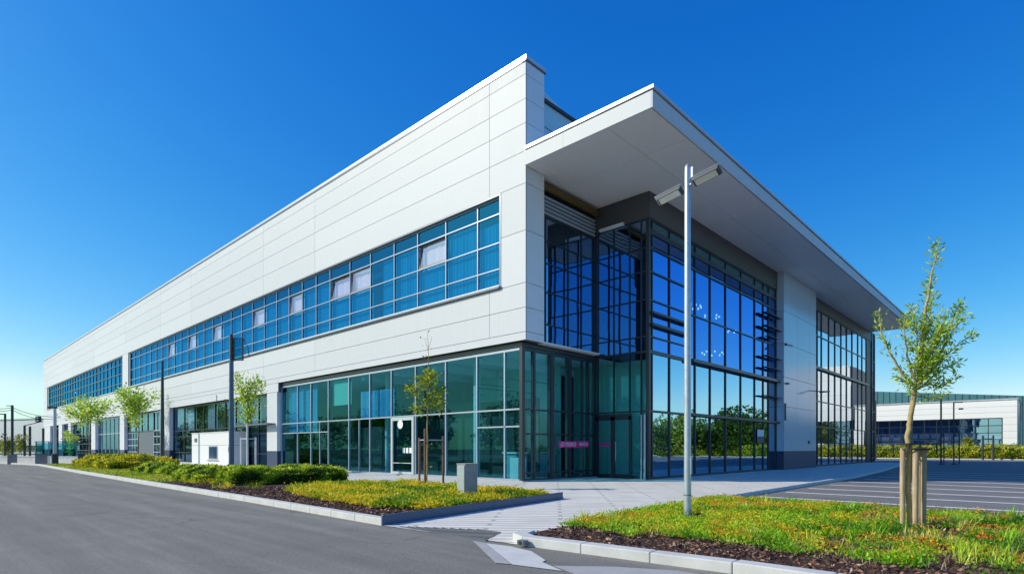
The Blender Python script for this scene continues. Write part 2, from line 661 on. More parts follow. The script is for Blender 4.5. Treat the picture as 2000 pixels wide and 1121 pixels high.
# pale concrete strips let into the road by the kerb
RM = [('pavement_ramp', M_KERB, .010, [(-11.4, -9.45), (-11.35, -9.91), (-11.44, -10.39), (-11.79, -10.93), (-11.9, -10.97), (-12.13, -11.47), (-12.26, -10.8)]),
      ('pavement_ramp', M_CONC, .011, [(-11.4, -9.18), (-11.4, -9.445), (-12.265, -10.79), (-12.33, -10.59)]),
      ('pavement_ramp', M_CONC, .006, [(-11.97, -11.19), (-11.51, -11.75), (-11.2, -12.4), (-11.2, -14.5), (-11.9, -14.5), (-12.18, -11.72)])]
for nm_, mt_, z_, pl_ in RM:
    sheet(nm_, pl_[::-1], z_, mt_)


def kerb(name, pts, wdt, z1, mat, stone=1.0, gap=.008, side=1, z0=-.01):
    m = MB()
    P = [Vector((*p, 0)) for p in pts]
    for a, b in zip(P[:-1], P[1:]):
        d = b - a
        L = d.length
        d.normalize()
        nrm = Vector((-d.y, d.x, 0)) * side
        k = max(1, round(L / stone))
        for i in range(k):
            s0, s1 = L * i / k + gap / 2, L * (i + 1) / k - gap / 2
            c = a + d * (s0 + s1) / 2 + nrm * wdt / 2
            j = random.uniform(-.003, .003)
            m.obox((c.x, c.y, (z0 + z1 + j) / 2), d * (s1 - s0) / 2, nrm * wdt / 2, (0, 0, (z1 + j - z0) / 2))
    return tag(m.build(name, mat, bevel=.012), kind='structure')


kerb('kerb', ROADK[4:10], .20, .13, M_KERB, side=-1)
kerb('kerb', [(-10.9, -40), (-10.92, -12.91), (-11.16, -9.96), (-11.0, -9.62), (-10.62, -9.47)], .22, .13, M_KERB, side=-1)
kerb('kerb', [(-10.6, -9.49), (-6.95, -9.2), (-2.75, -9.0)], .07, .06, M_KERB, 1.0, side=-1)
kerb('kerb', [(-2.75, -8.98), (13, -8.72), (24, -7.92), (30.2, -7.3), (36, -6.72), (49, -6.52)], .14, .12, M_KERB, 1.0, side=-1)
kerb('kerb', [(-2.78, -9.1), (-2.78, -40)], .12, .05, M_KERB, 1.0, side=-1)
kerb('kerb_edging', [(-11.33, -6.72), (-8.0, -6.2), (-4.78, -5.68)], .05, .19, M_EDGE, 12, 0, side=1)
kerb('kerb', [(-4.72, -5.66), (-4.72, 44)], .08, .06, M_KERB, 1.0, side=1)
kerb('kerb', [(72.6, -80), (72.6, 12)], .15, .12, M_KERB, 2.0, side=-1)

BEDL = [(-11.12, -6.6), (-4.8, -5.62), (-4.8, 40), (-9.0, 44.5), (-9.78, 43.5), (-10.36, 25), (-10.75, 8.6), (-10.92, 0)]
sheet('soil_bed', BEDL, .075, M_MULCH)
sheet('turf_bed', [(-10.65, 9.5), (-4.85, 9.5), (-4.85, 39.9), (-8.9, 44.2), (-9.7, 43.3), (-10.3, 25)], .083, M_TURF)
BEDR = [(-10.70, -12.9), (-10.93, -10.0), (-10.5, -9.56), (-6.95, -9.25), (-2.92, -9.1), (-2.92, -40), (-10.68, -40)]
sheet('soil_bed', BEDR, .075, M_MULCH)

# ------------------------------------------------------------------ the office building
B = thing('office_building', (0, 0, 0), 'large white panelled office building with blue glazed corner and overhanging roof', 'building')
YJ = [0, 2.1, 17.4, 24.8, 39.6, 48.4, 61.5, 77, 92, 105, 118]
G = .011


def xpanels(m, y0, y1, zs, yj, x0=0., th=.05):
    """cladding sheets on a wall facing -X, with open joints"""
    ys = [y0] + [y for y in sorted(yj) if y0 + .05 < y < y1 - .05] + [y1]
    for a, b in zip(ys[:-1], ys[1:]):
        for c, d in zip(zs[:-1], zs[1:]):
            m.box(x0, x0 + th, a + G, b - G, c + G, d - G)


def ypanels(m, x0, x1, zs, xj, y0, th=.05):
    xs = [x0] + [x for x in xj if x0 + .05 < x < x1 - .05] + [x1]
    for a, b in zip(xs[:-1], xs[1:]):
        for c, d in zip(zs[:-1], zs[1:]):
            m.box(a + G, b - G, y0, y0 + th, c + G, d - G)


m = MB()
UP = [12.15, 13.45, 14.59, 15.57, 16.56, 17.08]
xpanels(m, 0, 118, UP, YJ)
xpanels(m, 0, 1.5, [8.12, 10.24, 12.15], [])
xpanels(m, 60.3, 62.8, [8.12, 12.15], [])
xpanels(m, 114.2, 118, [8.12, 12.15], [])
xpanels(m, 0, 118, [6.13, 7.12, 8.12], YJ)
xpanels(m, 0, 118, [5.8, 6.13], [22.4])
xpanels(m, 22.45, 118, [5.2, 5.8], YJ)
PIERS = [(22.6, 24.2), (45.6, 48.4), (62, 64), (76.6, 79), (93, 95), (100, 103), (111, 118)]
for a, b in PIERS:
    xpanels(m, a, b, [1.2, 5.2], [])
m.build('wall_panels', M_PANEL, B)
m = MB()   # structure behind the cladding
m.box(.054, .34, 0.06, 117.9, 12.17, 17.0)
m.box(.054, .34, .06, 1.48, 8.14, 12.17)
m.box(.054, .34, 60.32, 62.78, 8.14, 12.17)
m.box(.054, .34, 114.22, 117.9, 8.14, 12.17)
m.box(.054, .34, .06, 117.9, 5.83, 8.14)
m.box(.054, .34, 22.47, 117.9, 5.22, 5.83)
m.build('wall_backing', M_JOINT, B)
for a, b in PIERS:
    pr_ = MB().box(.054, .55, a + .02, b - .02, 1.2, 5.2).build('pier', M_RETURN, B)
    MB().box(.004, .55, a, b, 0, 1.2).build('plinth', M_PLINTH, pr_)
# the narrow return of the block at the corner, facing the car park
m = MB()
ypanels(m, .052, 1.16, [5.8, 6.13, 7.12, 8.12, 10.24, 12.15, 13.45, 14.59, 15.57, 16.56, 17.08], [], .0)
m.build('return_panels', M_RETURN, B)
m = MB()
m.box(.344, 1.15, .054, .44, 5.83, 17.0)
m.box(1.05, 1.15, .44, 118, 12.5, 16.95)
m.box(.35, 1.04, .45, 118, 16.6, 16.9)
m.build('return_backing', M_JOINT, B)
m = MB()
m.box(-.05, 1.22, -.05, .18, 17.08, 17.14, 1)
m.box(-.05, 1.22, -.05, 118.05, 17.145, 17.30, 0)
m.box(-.03, 1.2, .181, 118.03, 17.08, 17.14, 1)
m.build('coping', [M_COPEL, M_COPE], B)
m = MB()   # upper wall standing behind the canopy, its top falling away
vs = [(1.17, .62, 13.3), (8.5, .62, 13.3), (8.5, .62, 15.6), (1.9, .62, 16.95), (1.17, .62, 17.0)]
vs += [(x, y + 3, z) for x, y, z in vs]
m.add(vs, [(0, 1, 2, 3, 4), (9, 8, 7, 6, 5), (0, 5, 6, 1), (1, 6, 7, 2), (2, 7, 8, 3), (3, 8, 9, 4), (4, 9, 5, 0)])
m.build('upper_wall', plain('teal_cladding', (.46, .66, .76), .3, 0, .5), B)
m = MB()
for z in (14.4, 15.4):
    m.box(1.18, 8.4, .606, .618, z, z + .025)
m.build('cladding_joint', M_JOINT, B)

# sun-proof shell and floors
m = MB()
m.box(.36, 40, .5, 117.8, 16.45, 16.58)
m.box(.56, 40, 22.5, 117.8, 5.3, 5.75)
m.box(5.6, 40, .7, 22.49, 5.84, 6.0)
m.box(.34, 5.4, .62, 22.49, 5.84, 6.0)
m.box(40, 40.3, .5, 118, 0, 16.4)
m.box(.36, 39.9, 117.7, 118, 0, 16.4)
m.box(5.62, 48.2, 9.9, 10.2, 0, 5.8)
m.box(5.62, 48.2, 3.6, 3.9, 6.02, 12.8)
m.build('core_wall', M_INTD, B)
m = MB()
m.box(.95, 1.1, .7, 117.6, 8.0, 12.3)
m.build('corridor_wall', M_INTD, B)
m = MB()
m.box(8.6, 8.8, .8, 22.5, .05, 5.7, 0)
m.box(3.4, 8.6, 13.5, 13.7, .05, 5.7, 0)
m.box(1.5, 1.7, 22.8, 117, .05, 5.2, 0)
m.build('interior_wall', M_INT, B)
MB().box(5.45, 5.55, 2.6, 9.0, .05, 5.7).build('partition', M_INTT, B)
MB().box(7.4, 7.5, -2.3, 3.2, .05, 5.7).build('partition', M_INTT, B)
M_PART = plain('partition_dark', (.014, .035, .042), .6)
MB().box(3.0, 3.1, 1.9, 9.3, .05, 3.75).build('partition', M_PART, B)
MB().box(2.6, 2.7, 13.9, 22.3, .05, 2.7).build('partition', M_PART, B)
MB().box(4.2, 4.3, 9.6, 13.4, .05, 3.1).build('partition', M_PART, B)
for y, z in ((2.2, 4.5), (3.6, 4.15), (5.4, 4.6), (7.6, 4.3)):
    MB().tube([(.7, y, z), (5.3, y + .5, z + .1)], .03, 6).build('hanging_rail', M_FRAME, B)
m = MB()
m.box(.32, 21.6, .5, 22.4, .0, .05)
m.box(5.7, 48.3, -2.3, .45, .0, .05)
m.build('interior_floor', M_FLOOR, B)
m = MB()
m.box(.4, 8.5, .7, 22.4, 5.62, 5.80)
for y in (3.2, 6.4, 9.6, 12.8):
    m.box(.6, 8.4, y, y + .35, 5.25, 5.61)
m.build('ceiling', M_CEIL, B)
for x, y in ((1.6, 4.6), (1.6, 12.0), (3.2, 1.3), (4.9, 6.2)):
    MB().tube([(x, y, .05), (x, y, 5.6)], .16, 14).build('column', M_WHITE, B)


def pane_jit(a):
    return a + random.uniform(-.0035, .0035)


def xwindow(name, x, ys, zs, fm, gm, parent, fw=.05, dep=.10, zthick=None, skipv=None, skipc=(), edge=.06):
    """glazing facing -X: mullion frame as the part, its glass as a sub-part"""
    m = MB()
    zt = zthick or {}
    for i, y in enumerate(ys):
        hw = edge if i in (0, len(ys) - 1) else fw / 2
        m.box(x - dep / 2, x + dep / 2, y - hw, y + hw, zs[0], zs[-1])
    for i, z in enumerate(zs):
        hw = (edge if i in (0, len(zs) - 1) else zt.get(i, fw) / 2)
        m.box(x - dep / 2 + .004, x + dep / 2 - .004, ys[0], ys[-1], z - hw, z + hw)
    fr = m.build(name, fm, parent)
    g = MB()
    for i, (a, b) in enumerate(zip(ys[:-1], ys[1:])):
        for k, (c, d) in enumerate(zip(zs[:-1], zs[1:])):
            if (i, k) in skipc:
                continue
            g.quad((pane_jit(x), a, c), (pane_jit(x), a, d), (pane_jit(x), b, d), (pane_jit(x), b, c))
    g.build('glass', gm, fr)
    return fr


def ywindow(name, y, xs, zs, fm, gm, parent, fw=.05, dep=.10, zthick=None, skipc=(), edge=.06):
    m = MB()
    zt = zthick or {}
    for i, x in enumerate(xs):
        hw = edge if i in (0, len(xs) - 1) else fw / 2
        m.box(x - hw, x + hw, y - dep / 2, y + dep / 2, zs[0], zs[-1])
    for i, z in enumerate(zs):
        hw = (edge if i in (0, len(zs) - 1) else zt.get(i, fw) / 2)
        m.box(xs[0], xs[-1], y - dep / 2 + .004, y + dep / 2 - .004, z - hw, z + hw)
    fr = m.build(name, fm, parent)
    g = MB()
    for i, (a, b) in enumerate(zip(xs[:-1], xs[1:])):
        for k, (c, d) in enumerate(zip(zs[:-1], zs[1:])):
            if (i, k) in skipc:
                continue
            g.quad((a, pane_jit(y), c), (b, pane_jit(y), c), (b, pane_jit(y), d), (a, pane_jit(y), d))
    g.build('glass', gm, fr)
    return fr


# ribbon windows of the upper floor
ZW = [8.3, 9.03, 10.15, 11.38, 12.06]
YW = [1.5, 2.97, 5.14, 7.29, 9.27, 11.46, 13.56, 15.79, 17.47, 19.26, 21.11, 22.94]
while YW[-1] < 58.6:
    YW.append(YW[-1] + random.uniform(1.86, 2.02))
YW[-1] = 60.3
OPEN = {2, 5, 6, 9, 12, 16, 19, 22}
rw = xwindow('ribbon_window', .16, YW, ZW, M_ALUW, M_GLASS_UP, B, .055, .10, edge=.06, skipc={(i, 2) for i in OPEN})


def folded(m, x, y0, y1, z0, z1, step=.11, amp=.025):
    n = max(2, int((y1 - y0) / step))
    pv = []
    for i in range(n + 1):
        y = y0 + (y1 - y0) * i / n
        xx = x + (amp if i % 2 else -amp) * random.uniform(.5, 1.2)
        pv.append((xx, y))
    for (xa, ya), (xb, yb) in zip(pv[:-1], pv[1:]):
        m.quad((xa, ya, z0), (xa, ya, z1), (xb, yb, z1), (xb, yb, z0))


for i, (a, b) in enumerate(zip(YW[:-1], YW[1:])):
    mb = MB()
    if i == 4:
        folded(mb, .34, a + .05, a + 1.25, 8.35, 11.35)
    elif i in OPEN:
        folded(mb, .36, a + .05, b - .05, 8.35, 10.1)
    else:
        folded(mb, .34, a + .05, b - .05, 8.35, 11.36 + (0 if i % 5 else random.uniform(-.3, 0)))
    mb.build('blind', M_BLIND, rw)
    if i in OPEN:      # tilted-in pane with its own sash; white blind behind paints its pale sky reflection
        s = MB()
        t0 = .12 if i in (2, 6) else .05
        for (p, q, zz0, zz1) in ((a + .04, a + .10, 10.19, 11.33), (b - .10, b - .04, 10.19, 11.33)):
            s.obox(((.17 + t0 / 2), (p + q) / 2, (zz0 + zz1) / 2), (.02, 0, 0), (0, .03, 0), (t0 / 2, 0, (zz1 - zz0) / 2))
        s.box(.15, .19, a + .04, b - .04, 10.19, 10.25)
        s.box(.15 + t0, .19 + t0, a + .04, b - .04, 11.27, 11.33)
        sash = s.build('open_sash', plain('sash_brown', (.30, .17, .14), .5) if i == 2 else bpy.data.materials.get('sash_brown'), rw)
        g = MB()
        g.quad((.168, a + .1, 10.22), (.168 + t0, a + .1, 11.3), (.168 + t0, b - .1, 11.3), (.168, b - .1, 10.22))
        g.build('pane', M_GLASS_CLEAR, sash)
        c = MB()
        folded(c, .42, a + .25, b - .06, 10.1, 11.4, .3, .02)
        c.build('pale_reflection_blind', M_BLINDW, rw)
YW2 = [62.8]
while YW2[-1] < 112.5:
    YW2.append(YW2[-1] + 1.98)
YW2[-1] = 114.2
rw2 = xwindow('ribbon_window', .16, YW2, [8.15, 9.0, 10.1, 11.2, 12.0], M_FRAME, M_GLASS_UP, B, .10, .12, edge=.1)
for i, (a, b) in enumerate(zip(YW2[:-1], YW2[1:])):
    if random.random() < .75:
        mb = MB()
        folded(mb, .34, a + .05, b - .05, 8.3, random.choice((11.9, 11.1, 10.0)))
        mb.build('blind', M_BLIND if random.random() < .7 else M_BLINDW, rw2)
m = MB()
m.box(-.13, .15, 1.42, 60.36, 8.20, 8.26)
m.box(-.10, .15, 62.72, 114.26, 8.06, 8.12)
m.build('window_sill', M_SILL, B)
m = MB()
m.box(-.115, .05, 1.44, 60.34, 8.13, 8.197)
m.box(-.012, .1, 1.40, 1.497, 8.27, 12.14)
m.box(-.02, .15, 1.42, 60.34, 12.07, 12.145)
m.box(-.012, .1, 62.72, 114.26, 12.01, 12.14)
m.box(.06, .22, 59.7, 60.29, 8.28, 12.05)
m.box(.06, .22, 112.9, 114.1, 8.1, 12.0)
m.build('window_trim', M_COPE, B)

# lobby glazing, left side
YA = [.48, 1.45, 3.17, 5.32, 7.65, 9.72, 11.75, 13.92, 16.25, 18.41, 20.2, 22.5]
la = xwindow('lobby_window', .30, YA, [.06, 3.03, 5.52], M_ALU, M_GLASS_TEAL, B, .065, .12, edge=.05)
for bx in ((.24, .36, .48, 3.17, 2.28, 2.34), (.24, .36, 16.25, 22.5, 2.36, 2.42)):
    MB().box(*bx).build('transom', M_ALU, la)
for y in (12.85, 17.3):
    MB().box(.25, .35, y - .025, y + .025, .06, 3.0).build('mullion', M_ALU, la)
d = MB()
for y0, y1 in ((7.74, 7.9), (9.54, 9.70)):
    d.box(.20, .28, y0, y1, .07, 2.98)
d.box(.20, .28, 7.9, 9.54, 2.82, 2.98)
d.box(.20, .28, 7.9, 9.54, .07, .20)
d.box(.205, .275, 7.9, 9.54, .62, .66)
door = d.build('door', plain('door_alu', (.55, .62, .64), .35, .4), B)
MB().box(.13, .19, 9.42, 9.5, 1.0, 1.3).build('handle', M_ALU, door)
st = MB()
st.tube([(.198, 8.85, 2.62), (.19, 8.85, 2.62)], .23, 18)
st.build('round_sticker', M_WHITE, door)
st = MB()
for y in (8.0, 8.28, 8.56):
    st.box(.285, .288, y, y + .2, 1.15, 1.42)
st.build('paper_notice', M_WHITE, door)
# things seen behind the lobby glass
m = MB()
folded(m, .62, 18.2, 22.3, 2.45, 5.45, .3, .05)
m.build('curtain', M_CURTB, B)
m = MB()
m.box(.50, .52, 14.05, 16.1, 3.95, 5.46)
m.build('roller_blind', M_BLINDG, B)
m = MB()
folded(m, .62, 9.9, 13.3, 3.1, 4.6, .3, .04)
m.build('curtain', M_CURTB, B)
m = MB()
m.box(.2, .5, .40, 22.55, 5.60, 5.78)
m.box(.5, 5.5, .43, .6, 5.62, 5.8)
m.build('lobby_head', M_FRAME, B)
m = MB()
m.box(.22, .38, .40, .56, .0, 5.6)
m.build('corner_post', M_FRAME, B)
m = MB()
m.box(.12, .5, .3, 22.5, .0, .055)
m.box(.5, 5.45, .28, .6, .0, .055)
m.build('base_sill', M_CONC, B)
# lobby glazing, right side
XA = [.36, .95, 1.06, 2.05, 2.3, 3.3, 3.55, 4.45, 5.42]
lb = ywindow('lobby_window', .48, XA, [.06, .35, 2.0, 3.03, 5.52], M_FRAME, M_GLASS_TEALR, B, .07, .12)
m = MB()
for x, wd in ((1.0, .09), (2.18, .16), (3.42, .16), (4.9, .10)):
    m.box(x - wd / 2, x + wd / 2, .40, .56, .06, 5.55)
m.build('mullion', M_FRAME, lb)
# recessed glazing above it with louvre, roller tube and white ledge
ru = ywindow('recess_window', .45, [1.18, 1.75, 3.35, 4.35, 5.45], [5.9, 6.75, 8.15, 9.4, 10.35, 11.42], M_FRAME, M_GLASS_RECESS, B, .05, .09)
m = MB()
for i in range(5):
    z = 11.55 + i * .17
    m.obox((3.3, .40, z), (2.1, 0, 0), (0, .035, -.03), (0, .010, .022))
m.build('louvre_slats', M_ALU, B)
MB().box(1.17, 5.4, .46, .6, 11.42, 12.7).build('louvre_back', M_BACK, B)
m = MB()
m.tube([(1.2, .22, 12.52), (5.3, .22, 12.52)], .13, 14, 0)
for i in range(40):
    x = 1.3 + i * .1
    m.tube([(x, .22, 12.52), (x + .03, .22, 12.52)], .15, 10, 1)
m.build('shutter_roll', [plain('brass_dark', (.10, .07, .03), .35, .6), plain('brass', (.34, .23, .08), .35, .6)], B)
m = MB()
m.box(1.17, 5.3, .05, .38, 5.80, 5.88)
m.build('recess_sill', M_SILL, B)
m = MB()
m.box(5.30, 5.44, -1.2, .1, 11.62, 11.74)
m.build('light_bar', M_SILL, B)

# projecting glass box
XC = [5.56, 5.78, 7.4, 9.2, 10.05, 11.8, 13.75, 15.87, 18.0, 19.4, 20.3, 21.68]
gb = ywindow('curtain_wall', -2.4, XC, [.06, 3.06, 5.72, 8.04, 10.36, 11.1, 11.66], M_FRAME, M_GLASS_RIGHT, B, .06, .12,
             {1: .10, 2: .16, 4: .09, 5: .22}, skipc={(i, k) for i in range(11) for k in (0, 1, 5)})
g = MB()
for a, b in zip(XC[:-1], XC[1:]):
    for c, dd in ((.06, 3.06), (3.06, 5.72)):
        g.quad((a, pane_jit(-2.4), c), (b, pane_jit(-2.4), c), (b, pane_jit(-2.4), dd), (a, pane_jit(-2.4), dd))
g.build('glass', M_GLASS_LOW, gb)
for z, hw in ((6.40, .03), (9.3, .035), (1.42, .02)):
    MB().box(5.6, 9.2, -2.46, -2.34, z - hw, z + hw).build('transom', M_FRAME, gb)
for z, hw in ((6.92, .06), (7.45, .05)):
    MB().box(5.6, 9.2, -2.62, -2.34, z - hw, z + hw).build('ledge', M_FRAME, gb)
MB().box(19.5, 21.68, -2.47, -2.35, 4.5, 4.56).build('transom', M_FRAME, gb)
m = MB()
for a, b in zip(XC[:-1], XC[1:]):
    m.box(a + .02, b - .02, -2.39, -2.36, 11.12, 11.62)
m.build('spandrel_panel', M_TEALSP, gb)
m = MB()
m.box(9.3, 21.9, -2.72, -2.475, 5.64, 5.80)
m.box(9.3, 21.9, -2.66, -2.475, 3.0, 3.13)
m.build('ledge', M_FRAME, gb)
for z in (9.75, 8.95, 8.35, 7.1, 6.4, 4.65):
    m = MB()
    m.obox((20.25, -2.66, z), (1.35 if z != 8.35 else .8, 0, 0), (0, .17, .012), (0, -.001, .016))
    m.build('sunshade_fin', M_BACK, gb)
m = MB()
m.box(19.45, 20.2, -2.36, -2.3, .1, 11.0)
m.box(20.4, 21.6, -2.36, -2.3, .1, 11.0)
m.build('dark_panel', M_BACK, gb)
gs = xwindow('curtain_wall', 5.5, [-2.36, -2.05, -1.45, -.6, .42], [.06, 3.06, 5.72, 6.4, 8.04, 9.3, 10.36, 11.66], M_FRAME, M_GLASS_RECESS, B, .05, .10, {1: .07, 2: .10},
             skipc={(i, k) for i in range(4) for k in (0, 1)})
g = MB()
for a, b in ((-2.36, -2.05), (-2.05, -1.45), (-1.45, -.6), (-.6, .42)):
    for c, dd in ((.06, 3.06), (3.06, 5.72)):
        g.quad((pane_jit(5.5), a, c), (pane_jit(5.5), a, dd), (pane_jit(5.5), b, dd), (pane_jit(5.5), b, c))
g.build('glass', M_GLASS_TEALR, gs)
d = MB()
for y0, y1 in ((-1.62, -1.48), (-.72, -.5), (.2, .34)):
    d.box(5.36, 5.42, y0, y1, .07, 2.86)
d.box(5.36, 5.42, -1.6, .34, 2.70, 2.98)
d.box(5.365, 5.415, -1.6, .3, .07, .2)
dr = d.build('door', M_FRAME, B)
MB().tube([(5.32, -.8, .8), (5.32, -.8, 1.7)], .02, 8).build('handle', M_ALU, dr)
m = MB()
m.box(5.44, 5.58, -2.47, -2.33, 0, 11.66)
m.box(5.42, 5.56, .28, .42, 0, 11.66)
m.build('corner_post', M_FRAME, B)
MB().tube([(5.36, -2.30, .0), (5.36, -2.30, 2.9)], .05, 10).tube([(5.34, -2.14, .0), (5.34, -2.14, 2.9)], .035, 10).build('downpipe', M_ALU, B)
m = MB()
m.box(5.44, 5.6, -2.5, .44, 11.67, 12.82)
m.box(5.6, 21.7, -2.5, -2.34, 11.67, 12.82)
m.box(28.6, 48.4, -2.5, -2.34, 11.95, 12.82)
m.build('fascia', plain('fascia_dark', (.075, .072, .078), .5), B)
# panelled pier between the glass bays
m = MB()
ZP = [1.2, 4.1, 6.0, 8.2, 10.3, 12.82]
ypanels(m, 21.75, 28.65, ZP, [24.3, 27.0], -2.9)
for a, b in zip(ZP[:-1], ZP[1:]):
    m.box(21.70, 21.75, -2.895, -2.35, a + G, b - G)
m.build('pier_panels', M_COLPANEL, B)
MB().box(21.76, 28.6, -2.84, -2.36, 1.2, 12.8).build('pier_core', M_JOINT, B)
MB().box(21.69, 28.66, -2.905, -2.36, 0, 1.2).build('plinth', M_PLINTH, B)
# second glass bay
XD = [28.7, 30.7, 31.8, 33.8, 35.6, 37.5, 39.3, 41.2, 43.3, 44.9, 46.6]
g2 = ywindow('curtain_wall', -2.4, XD, [.06, 3.05, 5.0, 7.5, 10.0, 11.95], M_FRAME, M_GLASS_BAY2, B, .07, .12, {1: .07, 3: .24})
m = MB()
m.box(28.7, 46.6, -2.62, -2.475, 7.42, 7.6)
m.build('ledge', M_FRAME, g2)
m = MB()
m.box(46.62, 48.4, -2.46, -2.0, 0, 12.82)
m.build('end_pier', M_BACK, B)
m = MB()
m.box(48.0, 48.45, -2.0, 9, 0, 12.82)
m.build('end_wall', M_INTD, B)
ywindow('glazed_end', -2.5, [48.45, 49.1, 49.7], [.06, 3.05, 5.0, 7.5, 10.0, 12.8], M_FRAME, M_GLASS_RECESS, B, .06, .1)

# canopy roof
m = MB()
XS = [2.6, 6.8, 11, 16, 21, 26, 31, 36, 41, 46]
for a, b in zip([-.06] + XS, XS + [48.0]):
    for c, dd in ((-5.70, -3.95), (-3.95, .42)):
        if b < 3 and dd > 0:
            m.box(a + .008, b - .008, c + .008, -.03, 12.83, 12.87)
            m.box(1.18, b - .008, -.02, dd - .008, 12.83, 12.87)
            continue
        m.box(a + .008, b - .008, c + .008, dd - .008, 12.83, 12.87)
cn = m.build('canopy_soffit', M_SOFFIT, B)
m = MB()
m.box(-.05, 48.0, -5.68, -.03, 12.875, 13.36)
m.box(1.2, 48.0, -.029, .43, 12.875, 13.36)
m.box(5.6, 48.0, .44, 9.8, 12.84, 13.30)
m.build('canopy_core', M_JOINT, B)
m = MB()
for a, b in zip([-5.74, -2.0], [-2.0, .0 - .02]):
    m.box(-.11, -.062, a + .004, b - .004, 12.80, 13.36)
xs = [-.11, 4.5, 9, 14, 19, 24, 29, 34, 39, 44, 48.06]
for a, b in zip(xs[:-1], xs[1:]):
    m.box(a + .004, b - .004, -5.792, -5.745, 12.80, 13.36)
m.box(48.01, 48.06, -5.74, .4, 12.80, 13.36)
m.build('canopy_fascia', M_PANEL, B)
m = MB()
m.box(-.10, 48.05, -5.77, -.03, 13.362, 13.41, 1)
m.box(1.2, 48.05, -.029, .4, 13.362, 13.41, 1)
m.box(-.15, 48.11, -5.85, -.03, 13.415, 13.53, 0)
m.box(1.2, 48.11, -.029, .5, 13.415, 13.53, 0)
m.build('canopy_coping', [M_COPEL, M_COPE], B)

# ground-floor bays further along the left side
def bayB():
    ys = [24.3, 26.3, 28.2, 30.5, 32.6, 34.8, 37.4, 39.7, 42.4, 45.5]
    wv = xwindow('bay_window', .36, ys, [.15, 1.0, 2.45, 3.0, 5.1], M_FRAME, M_GLASS_BAY, B, .07, .12)
    for i, (a, b) in enumerate(zip(ys[:-1], ys[1:])):
        if i in (1, 2, 3, 5, 7, 8):
            mb = MB()
            folded(mb, .56, a + .1, b - .2, 3.05, 5.05, .25, .04)
            mb.build('curtain', M_BLINDW, wv)


bayB()
MB().box(-.55, .28, 22.9, 28.4, 3.0, 3.10).build('awning', M_COPE, B)


def bayx(ys, zs, fm=M_FRAME, curt=False, gm=None):
    wv = xwindow('bay_window', .36, ys, zs, fm, gm or M_GLASS_BAY, B, .09, .12)
    if curt:
        mb = MB()
        folded(mb, .6, ys[0] + .1, ys[-1] - .1, zs[-2] + .05, zs[-1] - .05, .3, .05)
        mb.build('curtain', M_BLINDW, wv)
    return wv


bayx([48.5, 49.6, 50.7, 51.8], [.2, 1.0, 1.8, 2.6, 3.2, 5.1], M_ALU, True)
bayx([51.8, 54, 56.2, 58.6, 61.9], [3.2, 5.1], M_FRAME, True)
m = MB()
m.box(.30, .5, 51.9, 57.5, .05, 3.12)
m.build('steel_door', plain('door_grey', (.10, .12, .15), .5), B)
bayx([57.6, 58.7, 59.8, 60.9, 61.9], [.2, 1.0, 1.7, 2.4, 3.15], M_ALU)
bayx([64.1, 66.2, 68.3, 70.4, 72.5, 74.5, 76.5], [.2, 3.2, 5.1], M_ALU)
bayx([79.1, 81.4, 83.7, 86, 88.3, 90.6, 92.9], [.2, 1.1, 2.0, 2.9, 3.5, 5.1], M_FRAME)
bayx([95.1, 97.5, 99.9], [.2, 3.3, 5.1], M_FRAME)
bayx([103.1, 105.7, 108.3, 110.9], [.2, 3.0, 4.7], M_FRAME)

# dark wavy bars added to stand for a rippled kerb shadow on the pavement
dg_ = thing('dark_ripple_bars', (-10.9, -8.3, .02), 'added dark bars for the rippled kerb shadow at the pavement edge between the two beds', 'drain')
for i in range(9):
    x_ = -11.16 + i * .075
    w_ = MB()
    y0_, y1_ = -9.25 + i * .04, -7.25 - i * .14
    w_.tube([(x_ + .012 * math.sin(y_ * 7 + i), y_, .016) for y_ in np.linspace(y0_, y1_, 14)], .014, 4)
    w_.build('bar', M_POLED, dg_)
MB().box(-11.25, -11.2, -9.3, -7.1, .0, .02).build('frame', M_COPE, dg_)

# writing on the lobby glass
def text(body, size, loc, rot, mat, parent, name='lettering', ext=.002):
    c = bpy.data.curves.new(name, 'FONT')
    c.body = body
    c.size = size
    c.extrude = ext
    c.align_x = 'CENTER'
    c.align_y = 'CENTER'
    c.materials.append(mat)
    tmp = bpy.data.objects.new('tmp_text', c)
    COL.objects.link(tmp)
    me = bpy.data.meshes.new_from_object(tmp.evaluated_get(bpy.context.evaluated_depsgraph_get()))
    bpy.data.objects.remove(tmp)
    o = bpy.data.objects.new(name, me)
    COL.objects.link(o)
    o.parent = parent
    o.location = Vector(loc) - parent_world(parent)
    o.rotation_euler = rot
    return o


sg = MB().box(2.62, 3.98, .382, .398, 1.42, 1.72).box(4.06, 4.86, .382, .398, 1.44, 1.74).build('sign_strip', M_PINK, B)
RY = (math.pi / 2, 0, 0)
text('(O DOIIOI', .25, (3.3, .378, 1.565), RY, M_LETTER, sg)
text('IAADA', .24, (4.46, .378, 1.585), RY, M_LETTER, sg)
MB().box(5.395, 5.405, -.45, .15, 1.5, 1.63).build('sign_strip', M_PINK, dr)
sg = MB().box(18.2, 19.3, -2.50, -2.474, 1.75, 2.55).build('notice_panel', plain('notice_blue', (.05, .07, .12), .4), B)
MB().box(18.22, 19.28, -2.507, -2.502, 2.12, 2.52).build('notice_face', M_WHITE, sg)
MB().box(11.1, 12.9, -2.0, -1.95, .28, .36).build('floor_light', plain('floor_light_teal', (.35, .70, .66), .4), B)


